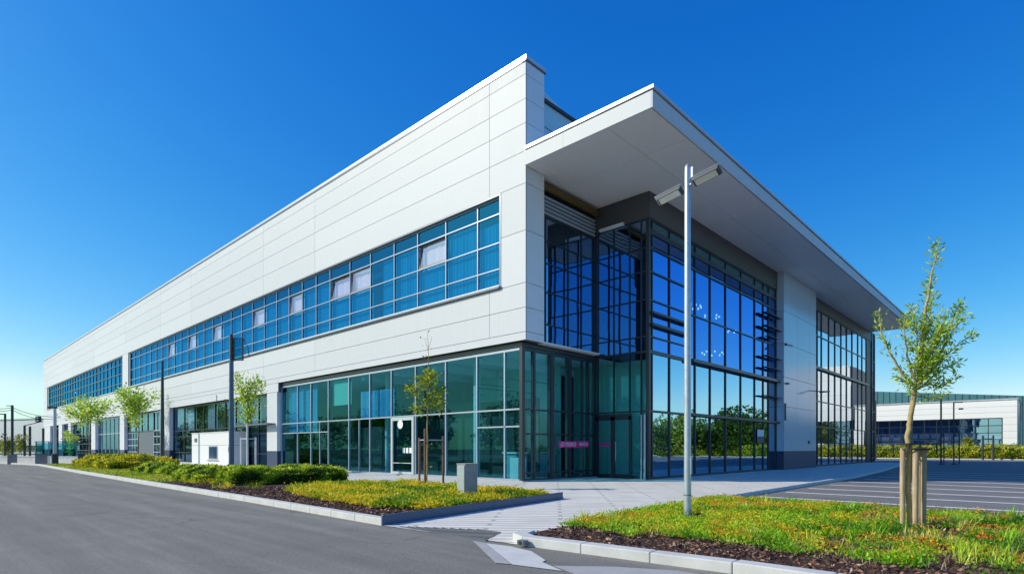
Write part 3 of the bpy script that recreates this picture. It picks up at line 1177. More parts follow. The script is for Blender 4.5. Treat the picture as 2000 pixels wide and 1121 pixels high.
# ------------------------------------------------------------------ things on and in the building
def pend(x, y, z, n, r, label):
    t = thing('pendant_lamp', (x, y, z), label, 'lamp', 'pendant lamps behind the blue glass')
    MB().tube([(x, y, z), (x, y, 12.4 if z > 6 else 5.8)], .008, 5).build('cord', M_FRAME, t)
    mb = MB()
    for i in range(n):
        a = 2 * math.pi * i / n
        mb.tube([(x + r * math.cos(a), y + r * .6 * math.sin(a), z - .04), (x + r * math.cos(a), y + r * .6 * math.sin(a), z + .05)], .045, 8)
    mb.build('bulbs', M_BULB, t)
    rg = MB()
    rg.tube([(x + r * math.cos(2 * math.pi * i / 24), y + r * .6 * math.sin(2 * math.pi * i / 24), z + .07) for i in range(25)], .015, 5)
    rg.build('ring', M_ALU, t)


pend(13.0, -.9, 9.3, 9, .62, 'ring of small lit bulbs hung highest behind the blue curtain wall')
pend(15.4, -.9, 9.15, 7, .60, 'ring of lit bulbs hung just right of the highest ring behind the glass')
pend(18.3, -.9, 8.7, 4, .40, 'small cluster of lit bulbs nearest the dark sunshade fins')
pend(15.6, -.9, 7.0, 8, .9, 'wide low ring of lit bulbs halfway up the blue glass')


def cam_thing():
    t = thing('security_camera', (21.95, -2.9, 8.1), 'small dark security camera on a bracket on the panelled pier', 'camera')
    MB().box(21.9, 22.0, -2.98, -2.9, 8.05, 8.2).build('bracket', M_POLED, t)
    MB().tube([(22.0, -3.0, 8.12), (22.25, -3.25, 8.02)], .06, 12).build('body', M_POLE, t)


cam_thing()
t = thing('wall_floodlight', (27.6, -2.9, 5.45), 'dark floodlight on long arms sticking out of the panelled pier', 'light')
MB().tube([(27.0, -2.9, 5.5), (27.6, -3.7, 5.42), (28.6, -3.8, 5.5)], .03, 6).build('bracket', M_POLED, t)
MB().obox((27.75, -3.7, 5.42), (.45, -.08, .03), (.03, .16, 0), (0, 0, .05)).build('head', M_BACK, t)
t = thing('wall_light', (22.3, -2.9, 5.62), 'small dark wall light on the panelled pier left of the floodlight', 'light')
MB().box(22.1, 22.5, -3.02, -2.9, 5.57, 5.66).build('head', M_BACK, t)
MB().box(22.15, 22.45, -3.0, -2.92, 5.555, 5.569).build('lens', M_LENS, t)
t = thing('meter_box', (21.9, -2.9, 3.3), 'narrow dark box fixed low on the left edge of the pier', 'box')
MB().box(21.84, 22.02, -2.96, -2.9, 3.2, 4.3).build('body', M_POLED, t)
MB().box(21.86, 22.0, -2.968, -2.961, 3.25, 4.25).build('cover', M_COPE, t)
t = thing('door_intercom', (26.9, -2.9, 1.8), 'small black intercom beside the second glass bay', 'intercom')
MB().box(26.75, 27.05, -2.96, -2.9, 1.72, 1.92).build('body', M_BACK, t)
MB().tube([(26.9, -2.965, 1.82), (26.9, -2.975, 1.82)], .05, 10).build('lens', M_LENS, t)
t = thing('reception_desk', (3.6, 3.0, .05), 'teal panelled reception desk behind the lobby glass', 'desk')
MB().box(2.2, 5.0, 2.6, 3.3, .05, 1.15).build('front', plain('desk_teal', (.20, .42, .46), .5), t)
MB().box(2.1, 5.1, 2.5, 3.4, 1.15, 1.22).build('top', M_WHITE, t)
t = thing('planter_block', (.9, .95, .05), 'pale block standing inside the glazed lobby corner', 'planter')
MB().box(.75, 1.25, 1.1, 1.6, .05, 1.0).build('body', M_WHITE, t)
MB().box(.80, 1.2, 1.15, 1.55, 1.0, 1.012).build('soil', M_MULCH, t)

# white utility kiosk in front of bay B
k = thing('utility_kiosk', (-.5, 32, 0), 'white utility kiosk with a small dark window under the curtained bay', 'kiosk')
m = MB()
m.box(-1.0, .2, 28.0, 36.2, .15, 1.62)
m.box(-1.0, .2, 28.0, 36.2, 1.64, 2.58)
m.box(-.97, .19, 28.03, 36.17, 1.60, 1.66, 1)
m.build('wall', [M_WHITE, M_JOINT], k)
MB().box(-1.04, .22, 27.95, 36.25, 2.58, 2.64).build('roof', M_SILL, k)
wn = MB().box(-1.03, -.99, 30.5, 32.3, .55, 1.58).build('window', M_ALU, k)
MB().box(-1.036, -1.031, 30.6, 32.2, .62, 1.5).build('pane', plain('kiosk_pane', (.03, .06, .12), .1), wn)
MB().box(-1.05, -.98, 30.2, 32.6, .42, .47).build('sill', M_COPE, k)
MB().box(-1.05, -1.0, 35.0, 35.45, 1.9, 2.2).build('vent', M_COPE, k)
MB().box(-1.06, -1.0, 28.15, 28.3, 1.1, 1.5).build('meter', M_POLED, k)
MB().box(-1.1, .2, 27.9, 45.4, 0.0, .15).build('base', M_WALLC, k)


# ------------------------------------------------------------------ lamps and posts
L = Vector((-6.91, -10.4, .08))
lp = thing('street_lamp', L, 'tall galvanised lamp post with two floodlight heads standing in the flower bed', 'street lamp')
MB().tube([(L.x, L.y, .05), (L.x, L.y, .50)], .074, 20).build('base_sleeve', M_POLE, lp)
m = MB()
m.tube([(L.x, L.y, .50), (L.x, L.y, 3.5), (L.x, L.y, 6.74), (L.x, L.y, 6.82), (L.x, L.y, 6.86)], [.068, .063, .058, .05, .02], 20)
m.build('pole', M_POLE, lp)
MB().tube([(L.x, L.y, .492), (L.x, L.y, .512)], .077, 20).build('joint_ring', M_COPE, lp)
MB().box(L.x - .03, L.x + .03, L.y - .076, L.y - .066, .9, 1.25).build('hatch', M_POLE, lp)
for sgn, zc in ((-1, 6.44), (1, 6.42)):
    dv = Vector((0, sgn, .16 * (1 if sgn < 0 else -1))).normalized()
    sv = Vector((1, 0, -.42)).normalized()
    nv = dv.cross(sv).normalized()
    if nv.z < 0:
        nv = -nv
    c = Vector((L.x, L.y, zc)) + dv * .38
    hd = MB()
    # tapered housing: thin top plate, deeper body
    top = [c + dv * a * .27 + sv * b * .11 + nv * .025 for a, b in ((-1, -1), (1, -1), (1, 1), (-1, 1))]
    bot = [c + dv * a * .245 + sv * b * .085 - nv * .030 for a, b in ((-1, -1), (1, -1), (1, 1), (-1, 1))]
    hd.add(top + bot, [(0, 1, 2, 3), (7, 6, 5, 4), (0, 4, 5, 1), (1, 5, 6, 2), (2, 6, 7, 3), (3, 7, 4, 0)])
    h = hd.build('lamp_head', M_POLED, lp)
    MB().obox(c + nv * .031, dv * .285, sv * .12, nv * .004).build('top_plate', M_POLE, h)
    MB().obox(c - nv * .033, dv * .215, sv * .070, nv * .003).build('lens', M_LENS, h)
    MB().tube([(L.x, L.y, zc - .01), c - dv * .30], .028, 10).build('bracket', M_POLE, lp)
MB().obox((L.x + .0, L.y - .09, 6.66), (.012, 0, 0), (0, .02, 0), (0, 0, .12)).build('antenna', M_WHITE, lp)

q = thing('street_lamp', (-5.92, 14.72, .08), 'blue grey post with a brown glass lantern on top beside the staked tree', 'street lamp')
x, y = -5.92, 14.72
MB().tube([(x, y, .0), (x, y, 2.2), (x, y, 5.85)], [.13, .12, .105], 16).build('pole', M_POLEB, q)
MB().tube([(x, y, 5.85), (x, y, 7.15)], .085, 12).build('top_pole', M_RUST, q)
lt = MB()
for z in (5.85, 6.95):
    lt.obox((x + .36 * RV.x, y + .36 * RV.y, z), RV * .24, FV * .07, (0, 0, .014))
for a in (.13, .58):
    lt.obox((x + a * RV.x, y + a * RV.y, 6.4), RV * .014, FV * .06, (0, 0, .54))
lt.tube([(x + .62 * RV.x, y + .62 * RV.y, 6.9), (x + .84 * RV.x, y + .84 * RV.y, 6.5), (x + .9 * RV.x, y + .9 * RV.y, 6.0)], .02, 6)
ln = lt.build('lantern', M_RUST, q)
MB().obox((x + .35 * RV.x, y + .35 * RV.y, 6.4), RV * .22, FV * .05, (0, 0, .50)).build('glass', M_GLASS_TEAL, ln)
MB().tube([(x, y, 3.35), (x, y, 3.42)], .15, 16).build('collar', M_COPE, q)
q = thing('utility_pole', (-3.07, 36.5, .05), 'slim dark pole without a lamp standing alone before the facade', 'pole')
MB().tube([(-3.07, 36.5, 0), (-3.07, 36.5, 4), (-3.07, 36.5, 8.3)], [.16, .13, .09], 12).build('pole', M_POLED, q)
MB().tube([(-3.07, 36.5, 8.3), (-3.07, 36.5, 8.36)], .12, 12).build('cap', M_POLED, q)
MB().tube([(-3.07, 36.5, 0), (-3.07, 36.5, .10)], .24, 12).build('base', M_POLED, q)
q = thing('street_lamp', (-9.0, 42.8, .05), 'short grey lamp post with a flat brown head by the planter', 'street lamp')
MB().tube([(-9, 42.8, 0), (-9, 42.8, 4.6)], [.14, .10], 10).build('pole', M_POLE, q)
MB().obox((-9.14, 42.95, 4.66), RV * .32, FV * .12, (0, 0, .07)).build('lamp_head', M_RUST, q)
MB().box(-9.2, -8.8, 42.6, 43.0, 0, .95).build('base', M_POLED, q)

# concrete bollard
q = thing('bollard', (-7.05, -4.3, .07), 'square grey concrete pillar standing at the edge of the yellow ground cover', 'bollard')
m = MB()
m.box(-7.27, -6.83, -4.42, -4.10, .05, .98)
m.build('body', concrete('bollard_concrete', (.36, .34, .33), 5), q, bevel=.012)
MB().box(-7.285, -6.815, -4.435, -4.085, .98, 1.0).build('cap', M_CONC, q)
MB().box(-7.292, -7.272, -4.40, -4.12, .08, .95).build('side_plate', M_POLE, q)
q = thing('kerb_drain', (-11.3, -10.05, .05), 'small grey metal drain outlet at the kerb end', 'drain')
MB().box(-11.29, -11.18, -10.10, -9.98, .03, .10).build('body', M_COPE, q)
MB().tube([(-11.30, -10.04, .065), (-11.285, -10.04, .065)], .028, 10).build('opening', M_RUBBER, q)


# ------------------------------------------------------------------ trees
def crown_leaves(name, parent, pts, dirs, size, cols, wd=.5):
    return leaf_mesh(name, np.array(pts), np.array(dirs), np.array(size), cols, M_LEAF, parent, wd)


GREENS = [(.32, .54, .03), (.48, .68, .045), (.66, .78, .08), (.16, .29, .02), (.82, .84, .22)]


def custom_tree(loc, branches, label, name='young_tree', sc=1., leaf=.05, per=60, spread=.09, depthj=.35, bark=M_BARKY, pal_=GREENS, sz=(.6, 1.4), wd=.5):
    """branches: list of (points in (across, up) metres with optional depth, r0, r1, leafiness)"""
    t = thing(name, loc, label, 'tree')
    base = Vector(loc)
    tr = MB()
    LP, LD, LS = [], [], []
    for pts, r0, r1, lf in branches:
        P = []
        dj = random.uniform(-depthj, depthj)
        n = len(pts)
        for i, p in enumerate(pts):
            dz = p[2] if len(p) > 2 else dj * i / max(1, n - 1)
            P.append(base + RV * p[0] * sc + FV * dz * sc + Vector((0, 0, p[1] * sc)))
        # resample
        Q = []
        for a, b in zip(P[:-1], P[1:]):
            for s in range(4):
                Q.append(a.lerp(b, s / 4))
        Q.append(P[-1])
        Q = [v + Vector((random.gauss(0, .008), random.gauss(0, .008), random.gauss(0, .006))) * sc * (0 if i == 0 else 1) for i, v in enumerate(Q)]
        rr = [r0 + (r1 - r0) * i / (len(Q) - 1) for i in range(len(Q))]
        tr.tube(Q, rr, 7)
        if lf > 0:
            tot = sum((b - a).length for a, b in zip(Q[:-1], Q[1:]))
            N = int(per * lf * tot)
            for _ in range(N):
                u = random.random() ** .8
                k = min(len(Q) - 2, int(u * (len(Q) - 1)))
                a, b = Q[k], Q[k + 1]
                ax = (b - a).normalized()
                p = a.lerp(b, random.random())
                off = Vector((random.gauss(0, 1), random.gauss(0, 1), random.gauss(0, .8))).normalized()
                off = (off - ax * off.dot(ax)).normalized()
                rad = abs(random.gauss(0, spread)) * sc
                # leaves sit on little side twigs, pointing out and up
                LP.append(p + off * rad)
                LD.append(off * .9 + ax * .7 + Vector((random.gauss(0, .3), random.gauss(0, .3), random.gauss(0.1, .3))))
                LS.append(leaf * random.uniform(*sz))
                if random.random() < .12:
                    tr.tube([p, p + off * rad], [.0035 * sc, .002 * sc], 4, caps=False)
    tr.build('trunk', bark, t)
    cols = pal(pal_, RNG.choice(len(pal_), len(LP), p=[.28, .3, .2, .12, .10]), .25)
    crown_leaves('crown', t, [tuple(p) for p in LP], [tuple(p) for p in LD], LS, cols, wd)
    return t


# the staked tree in the right-hand bed; coordinates in pixels of the photograph's detail, 8.5 mm each
def px(pts, x0=685, y0=1360, s=.0085 / 2.2427):
    return [((a - x0) * s, (y0 - b) * s) for a, b in pts]


TB = []
TB.append((px([(668, 1360), (664, 1150), (664, 960), (676, 890), (688, 820), (700, 745)]), .044, .038, 0))
TB.append((px([(700, 745), (715, 640), (728, 540), (745, 420), (760, 330), (778, 250), (798, 170), (812, 92)]), .034, .006, 1.25))
TB.append((px([(696, 750), (640, 690), (590, 610), (552, 540), (538, 470), (528, 415)]), .024, .006, 1.0))
TB.append((px([(698, 740), (664, 640), (645, 560), (636, 500), (634, 450)]), .02, .005, .9))
TB.append((px([(700, 748), (760, 670), (820, 570), (855, 470), (880, 410), (908, 380)]), .024, .006, 1.2))
TB.append((px([(704, 755), (780, 690), (840, 655), (882, 632)]), .018, .005, 1.4))
TB.append((px([(700, 752), (760, 730), (810, 745), (850, 735)]), .015, .005, 1.3))
TB.append((px([(722, 600), (770, 480), (800, 380), (822, 312)]), .016, .005, 1.3))
TB.append((px([(716, 640), (705, 520), (700, 440), (697, 378)]), .015, .005, 1.3))
TB.append((px([(696, 752), (640, 725), (588, 700)]), .014, .004, 1.2))
TB.append((px([(700, 765), (650, 755), (610, 735)]), .012, .004, 1.2))
TB.append((px([(702, 785), (755, 800), (798, 775)]), .012, .004, 1.3))
TB.append((px([(740, 700), (800, 620), (850, 560), (895, 525)]), .014, .004, 1.5))
TB.append((px([(730, 660), (780, 570), (830, 500), (870, 440)]), .014, .004, 1.4))
TB.append((px([(720, 690), (760, 600), (775, 520), (790, 450)]), .012, .004, 1.4))
TB.append((px([(690, 720), (670, 640), (690, 560)]), .012, .004, 1.0))
for i in range(34):
    a0 = random.uniform(-.1, .75)
    x0_, y0_ = 715 + random.uniform(-30, 90), random.uniform(480, 760)
    ang = math.radians(random.uniform(-65, 55))
    ln_ = random.uniform(45, 110)
    x1_, y1_ = x0_ + math.sin(ang) * ln_, y0_ - math.cos(ang) * ln_ * .9
    TB.append((px([(x0_, y0_), ((x0_ + x1_) / 2 + 6, (y0_ + y1_) / 2), (x1_, y1_)]), .007, .003, 1.3))
TREE = Vector((-5.80, -13.84, .08))
custom_tree(TREE, TB, 'young tree with a bent trunk and bright upright crown held between four thick stakes', leaf=.066, per=98, spread=.05, depthj=.30, sz=(.6, 1.5), wd=.36)

# its stakes: four round posts and a dark collar
sk = thing('tree_stake_guard', TREE, 'four thick debarked posts under a dark board around the bent young tree', 'tree guard')
for a, b, wd, hgt in ((-.20, -.02, .040, 1.40), (-.055, -.12, .046, 1.40), (.125, -.05, .046, 1.42), (.205, .16, .045, 1.42)):
    p = TREE + RV * a + FV * b
    MB().tube([(p.x - .0, p.y, .02), (p.x, p.y, hgt * .5), (p.x + RV.x * .008, p.y + RV.y * .008, hgt)], [wd * .86, wd * .95, wd], 14).build('stake', M_WOOD, sk)
c = TREE + RV * .02
MB().obox((c.x, c.y, 1.47), RV * .245, FV * .22, (0, 0, .012)).build('collar_board', M_RUBBER, sk)
m = MB()
for a, b in ((-.22, -.2), (.235, -.2), (.235, .18), (-.22, .18)):
    p = TREE + RV * a + FV * b
    m.tube([(p.x, p.y, 1.30), (p.x, p.y, 1.46)], .012, 6)
m.tube([tuple(TREE + RV * (.02 + .24 * math.cos(t)) + FV * .2 * math.sin(t) + Vector((0, 0, 1.30))) for t in np.linspace(0, 2 * math.pi, 25)], .012, 6)
m.build('strap', M_RUBBER, sk)


def stakes(loc, label, offs, hgt, mat, bar=True, rad=.03):
    t = thing('tree_stake', loc, label, 'tree stakes', 'stakes of the young trees')
    P = []
    for (a, b), h_ in zip(offs, hgt):
        p = Vector(loc) + RV * a + FV * b
        P.append((p, h_))
        MB().tube([(p.x, p.y, 0.02), (p.x, p.y, h_)], rad, 8).build('post', mat, t)
    if bar:
        h_ = min(hgt) - .08
        m = MB()
        for (p, _), (q_, _) in zip(P[:-1], P[1:]):
            m.tube([(p.x, p.y, h_), (q_.x, q_.y, h_)], .022, 6)
        m.build('crossbar', M_ALU, t)
    return t


# slender tree in front of the lobby
mT = 1 / 1118 * 19.3
def pt(pts, x0=828, y0=956):
    return [((a - x0) * mT, (y0 - b) * mT) for a, b in pts]


b2 = [(pt([(830, 956), (831, 880), (832, 800), (832, 740), (833, 700), (831, 652)]), .03, .005, .03),
      (pt([(832, 795), (815, 780), (803, 770), (797, 760)]), .012, .004, 1.2), (pt([(832, 802), (845, 795), (862, 798)]), .012, .004, 1.5),
      (pt([(832, 785), (850, 770), (865, 765)]), .010, .004, 1.2), (pt([(832, 770), (822, 755), (818, 742)]), .010, .004, 1.4),
      (pt([(832, 760), (842, 748), (845, 735)]), .010, .004, 1.4), (pt([(832, 805), (812, 800), (806, 805)]), .010, .004, 1.2),
      (pt([(832, 778), (846, 786), (858, 782)]), .01, .004, 1.4), (pt([(833, 690), (828, 675), (824, 664)]), .008, .003, 0),
      (pt([(832, 690), (837, 675), (840, 662)]), .008, .003, 0), (pt([(832, 766), (832, 745), (836, 728)]), .01, .004, 1.5)]
custom_tree((-5.3, -.25, .08), b2, 'thin sapling with sparse low leaves and bare tip before the lobby glass', leaf=.11, per=150, spread=.14, depthj=.25, bark=M_BARKY,
            pal_=[(.18, .28, .02), (.32, .42, .03), (.48, .52, .05), (.10, .17, .015), (.62, .58, .08)])
stakes((-5.3, -.25, .08), 'three reddish posts with a pale crossbar around the sapling before the lobby', [(-.22, .1), (.0, -.12), (.58, .1)], [1.75, 2.05, 1.80], M_WOODR, True, .04)


def auto_tree(loc, H, trunk_h, cw, label, name='young_tree', seed=1, leaf=.16, nl=1400, lean=0., fan=.8, cols=None):
    random.seed(seed)
    base = Vector(loc)
    br = [([(0, 0), (lean * .3, trunk_h * .6), (lean * .6, trunk_h), (lean, H * .82)], .045 * H / 5, .012, .0)]
    tot = 0
    for i in range(15):
        z0 = random.uniform(trunk_h * .92, H * .75)
        u = (z0 - trunk_h) / (H - trunk_h)
        a = random.choice((-1, 1)) * random.uniform(.25, 1.) * cw * (1.0 - .45 * u)
        zz = z0 + random.uniform(.35, .95) * (H - z0) * fan
        dd = random.uniform(-1, 1) * cw * .75
        br.append(([(lean * z0 / H, z0, 0), (a * .45 + lean * z0 / H, z0 + (zz - z0) * .38, dd * .5), (a + lean, zz, dd)], .016 * H / 5, .005, 1.))
        tot += abs(a) + zz - z0
    t = custom_tree(loc, br, label, name, leaf=leaf, per=nl / max(tot, 1) * .8, spread=.22 * cw, depthj=.1, bark=M_BARK, pal_=cols or GREENS)
    return t


auto_tree((-4.14, 17.14, .08), 5.9, 2.55, .95, 'young leafy tree with white stakes beside the blue grey lamp post', seed=3, leaf=.14, nl=2300)
stakes((-4.14, 17.14, .08), 'three white stakes tied round the tree by the blue grey lamp post', [(-.42, .1), (.05, -.15), (.40, .1)], [2.0, 2.75, 2.0], M_WHITE, True, .05)
auto_tree((-2.2, 47.2, .05), 7.6, 3.4, 2.0, 'bushy round young tree behind the yellowish hedge', seed=5, leaf=.24, nl=3000, lean=.2)
auto_tree((-5.3, 50.5, .05), 6.7, 3.6, 2.3, 'leaning young tree with a lopsided crown by the far planter', seed=8, leaf=.24, nl=2500, lean=-.2)
auto_tree((-6.0, 55.2, .05), 3.4, .5, .65, 'small narrow tree farthest along the facade', seed=11, leaf=.2, nl=700)
random.seed(21)


# ------------------------------------------------------------------ hedges and ground cover
HG = [(.15, .26, .016), (.27, .40, .022), (.44, .58, .035), (.06, .11, .012), (.62, .68, .06)]
HY = [(.40, .42, .022), (.58, .55, .03), (.28, .34, .022), (.74, .62, .04), (.15, .19, .018)]


def hedge(name, x0, x1, y0, y1, hgt, label, n, leaf, palc, grp=None, z=.08, rnd=.25, seed=0, cat='hedge'):
    t = thing(name, ((x0 + x1) / 2, (y0 + y1) / 2, z), label, cat, grp)
    # dark twiggy core, lumpy
    nx, ny = max(3, int((x1 - x0) / .35)), max(3, int((y1 - y0) / .5))
    X = np.linspace(0, 1, nx); Y = np.linspace(0, 1, ny)

    def surf(u, v):
        xx = x0 + (x1 - x0) * u; yy = y0 + (y1 - y0) * v
        ed = np.minimum(np.minimum(u * (x1 - x0), (1 - u) * (x1 - x0)), np.minimum(v * (y1 - y0), (1 - v) * (y1 - y0)))
        top = np.clip(ed / rnd, 0, 1) ** .5
        return hgt * (.30 + .70 * top) * (.86 + .28 * vnoise(xx, yy, 2.2, 5 + seed))
    m = MB()
    vs = []
    for v in Y:
        for u in X:
            zz = float(surf(np.array([u]), np.array([v]))[0])
            vs.append((x0 + .06 + (x1 - x0 - .12) * u, y0 + .06 + (y1 - y0 - .12) * v, z + zz * .86))
    fs = [(j * nx + i, j * nx + i + 1, (j + 1) * nx + i + 1, (j + 1) * nx + i) for j in range(ny - 1) for i in range(nx - 1)]
    ring = [i for i in range(nx)] + [j * nx + nx - 1 for j in range(1, ny)] + [(ny - 1) * nx + i for i in range(nx - 2, -1, -1)] + [j * nx for j in range(ny - 2, 0, -1)]
    o = len(vs)
    vs += [(vs[i][0], vs[i][1], z - .05) for i in ring]
    R_ = len(ring)
    fs += [(ring[(i + 1) % R_], ring[i], o + i, o + (i + 1) % R_) for i in range(R_)]
    m.add(vs, fs)
    m.build('branches', M_HCORE, t)
    # leaves on top and on the sides
    area_t = (x1 - x0) * (y1 - y0); per = 2 * ((x1 - x0) + (y1 - y0)) * hgt
    nt_ = int(n * area_t / (area_t + per)); ns = n - nt_
    u = RNG.uniform(0, 1, nt_); v = RNG.uniform(0, 1, nt_)
    P1 = np.stack([x0 + (x1 - x0) * u, y0 + (y1 - y0) * v, z + surf(u, v) * RNG.uniform(.80, 1.12, nt_)], 1)
    D1 = RNG.normal(size=(nt_, 3)) * .8 + np.array([0, 0, .7])
    s = RNG.uniform(0, 1, ns); side = RNG.choice(4, ns, p=np.array([y1 - y0, y1 - y0, x1 - x0, x1 - x0]) / (2 * (x1 - x0 + y1 - y0)))
    uu = np.where(side == 0, .0, np.where(side == 1, 1., s)); vv = np.where(side < 2, s, np.where(side == 2, 0., 1.))
    edge = surf(np.clip(uu, .06, .94), np.clip(vv, .03, .97))
    zz = z + RNG.uniform(.02, 1, ns) ** .8 * edge
    nrm = np.stack([np.where(side == 0, -1, np.where(side == 1, 1, 0)), np.where(side == 2, -1, np.where(side == 3, 1, 0)), np.zeros(ns)], 1).astype(float)
    P2 = np.stack([x0 + (x1 - x0) * uu, y0 + (y1 - y0) * vv, zz], 1) + nrm * RNG.uniform(-.10, .09, (ns, 1))
    D2 = nrm * .7 + RNG.normal(size=(ns, 3)) * .7 + np.array([0, 0, .4])
    P = np.concatenate([P1, P2]); D = np.concatenate([D1, D2])
    nz = vnoise(P[:, 0], P[:, 1] + P[:, 2], 3.0, 40 + seed)
    idx = np.clip((nz * 5 + RNG.normal(0, .9, len(P))), 0, 4).astype(int)
    order = np.array([3, 0, 1, 2, 4])
    leaf_mesh('foliage', P, D, RNG.uniform(.6, 1.4, len(P)) * leaf, pal(palc, order[idx], .38), M_LEAF, t, .55)
    return t


hedge('hedge', -9.3, -4.95, 5.4, 7.6, .50, 'long dark green clipped hedge between the mulch and the lobby path', 26000, .095, HG, rnd=.15, seed=1)
hedge('shrub', -9.7, -7.9, 7.8, 10.4, .48, 'loose rounded shrub left of the blue grey lamp post', 8000, .11, HG, rnd=.7, seed=2, cat='shrub')
hedge('hedge', -8.7, -7.3, 11.2, 21.2, .42, 'low mid green hedge between the lawn strip and the rounded shrub', 15000, .11, HG, rnd=.3, seed=3)
hedge('hedge', -8.7, -4.9, 26.5, 37.0, .68, 'yellowish hedge mound near the slim dark pole', 20000, .15, HY, rnd=.9, seed=4)
hedge('hedge', 73.4, 75.6, -62, 9, 1.55, 'long yellow green hedge beyond the car park', 26000, .24, [(.36, .46, .02), (.56, .62, .03), (.66, .68, .05), (.2, .27, .015), (.74, .66, .06)], rnd=.5, seed=5, z=.0)


BARE = [(-6.98, -10.48, .26), (-7.22, -10.66, .26), (-7.5, -10.86, .22), (-5.9, -13.95, .40), (-6.25, -14.2, .34), (-6.6, -14.5, .25)]


def tufts(name, poly, n, hmin, hmax, per, palc, dens=None, sp=.05, wd=.010, grass=True, seed=0, z=.075, zf=None, lean=.45):
    x, y = scatter(poly, n)
    if dens is not None:
        k = RNG.uniform(0, 1, len(x)) < dens(x, y)
        x, y = x[k], y[k]
    for cx_, cy_, r_ in BARE:        # trodden soil round the posts
        k = (x - cx_) ** 2 + (y - cy_) ** 2 > (r_ * RNG.uniform(.75, 1.2, len(x))) ** 2
        x, y = x[k], y[k]
    m_ = len(x)
    hh = RNG.uniform(hmin, hmax, m_) * (.75 + .5 * vnoise(x, y, 1.7, seed + 3))
    nz = vnoise(x, y, 1.5, seed); nz2 = vnoise(x, y, 4.2, seed + 9)
    ci = palc(nz, nz2, x, y)
    X = np.repeat(x, per) + RNG.normal(0, sp, m_ * per); Y = np.repeat(y, per) + RNG.normal(0, sp, m_ * per)
    H = np.repeat(hh, per) * RNG.uniform(.6, 1.15, m_ * per)
    C = np.repeat(ci, per, 0) * RNG.uniform(.75, 1.25, (m_ * per, 1))
    Z = np.full(m_ * per, z) if zf is None else zf(X, Y)
    B_ = np.stack([X, Y, Z], 1)
    D = np.stack([RNG.normal(0, lean, m_ * per), RNG.normal(0, lean, m_ * per), np.ones(m_ * per)], 1)
    if grass:
        o = blade_mesh(name, B_, D, H, np.full(m_ * per, wd) * RNG.uniform(.7, 1.4, m_ * per), RNG.uniform(.0, .35, m_ * per), np.clip(C, 0, 1))
    else:
        B_[:, 2] += H * RNG.uniform(.25, 1.0, m_ * per)
        D[:, :2] *= 2.4
        o = leaf_mesh(name, B_, D, RNG.uniform(.6, 1.4, m_ * per) * wd, np.clip(C, 0, 1), M_LEAF, None, .5)
    return tag(o, kind='stuff')


def lookup(cols):
    A = np.array(cols)

    def f(nz, nz2, x, y):
        v = np.clip(nz * .7 + nz2 * .45 - .08 + RNG.normal(0, .10, len(nz)), 0, .999)
        return A[(v * len(A)).astype(int)]
    return f


GC_L = lookup([(.12, .24, .012), (.22, .36, .016), (.38, .46, .02), (.62, .58, .022), (.78, .66, .03), (.82, .58, .03), (.60, .56, .03)])
PL = [(-9.75, -5.95), (-4.95, -5.35), (-4.95, 1.2), (-6.0, 2.6), (-8.0, 2.4), (-9.4, 1.2), (-10.0, -1.5), (-10.2, -4.6)]
o = tufts('ground_cover', PL, 6500, .10, .22, 14, GC_L, lambda x, y: np.clip(.35 + 1.1 * vnoise(x, y, 2.3, 77) + .25, 0, 1), .075, .062, False, 1)
tag(o, 'yellow flowering ground cover filling the bed by the block paving', kind='stuff')
GT = lookup([(.28, .40, .02), (.40, .50, .025), (.54, .58, .03), (.60, .60, .05)])
o = tufts('grass', [(-10.5, 9.8), (-4.9, 14.4), (-4.9, 40), (-8.8, 44), (-9.6, 43), (-10.2, 25)], 6500, .07, .16, 8, GT, None, .10, .035, True, 5)
tag(o, 'short yellowish grass along the far part of the kerb', kind='stuff')
o = tufts('ground_cover', [(-10.5, 3.0), (-7.3, 2.8), (-6.2, 4.8), (-9.9, 9.0)], 700, .10, .22, 14, GC_L, lambda x, y: (vnoise(x, y, 2.1, 12) > .72) * .9, .07, .05, False, 8)

FL = [(.10, .30, .012), (.18, .44, .015), (.28, .56, .02), (.38, .62, .025), (.46, .66, .03), (.58, .68, .03), (.70, .66, .03), (.56, .62, .04)]


def GC_R(nz, nz2, x, y):
    A = np.array(FL)
    v = nz * .55 + nz2 * .55 - .06 + RNG.normal(0, .11, len(nz))
    v = v - np.clip((-y - 12.6) * .16, 0, .38)
    return A[np.clip((v * 8), 0, 7).astype(int)]


def mound(x, y):
    d = np.clip((x + 10.7) / 1.5, 0, 1)
    return .075 + .03 * d + 0 * y


def kd(x, y):
    """distance in from the road kerb with a ragged edge"""
    return x + 10.9 - .35 * vnoise(x, y, 3.1, 31)


PR = [(-10.5, -9.62), (-6.95, -9.32), (-3.0, -9.2), (-3.0, -19), (-10.6, -19)]


def thin(y):
    return np.clip((-y - 12.3) / 2.6, 0, 1)


o = tufts('ground_cover', PR, 17000, .05, .13, 11, GC_R,
          lambda x, y: np.clip((kd(x, y) - .85) * 2.5, 0, 1) * np.clip(1.15 - 1.0 * thin(y) + (1.5 + .3 * thin(y)) * (vnoise(x, y, 3.1, 61) - .55), 0.02, 1), .06, .042, False, 2, zf=mound)
tag(o, 'green and orange flowering ground cover around the tall lamp post', kind='stuff')
OR = lookup([(.92, .70, .03), (.96, .56, .02), (.98, .44, .02), (.98, .36, .02), (.94, .30, .04)])
o = tufts('flowers', PR, 7500, .09, .17, 9, OR,
          lambda x, y: np.clip((kd(x, y) - 1.0) * 2, 0, 1) * np.clip((vnoise(x * .6 + y * .6, (y - x) * 1.9, 1.9, 83) - .545) * 9.0, .006, 1) * (1 - .55 * thin(y)), .055, .036, False, 6, zf=mound)
tag(o, 'streaks of orange and yellow blossom in the low ground cover', kind='stuff')
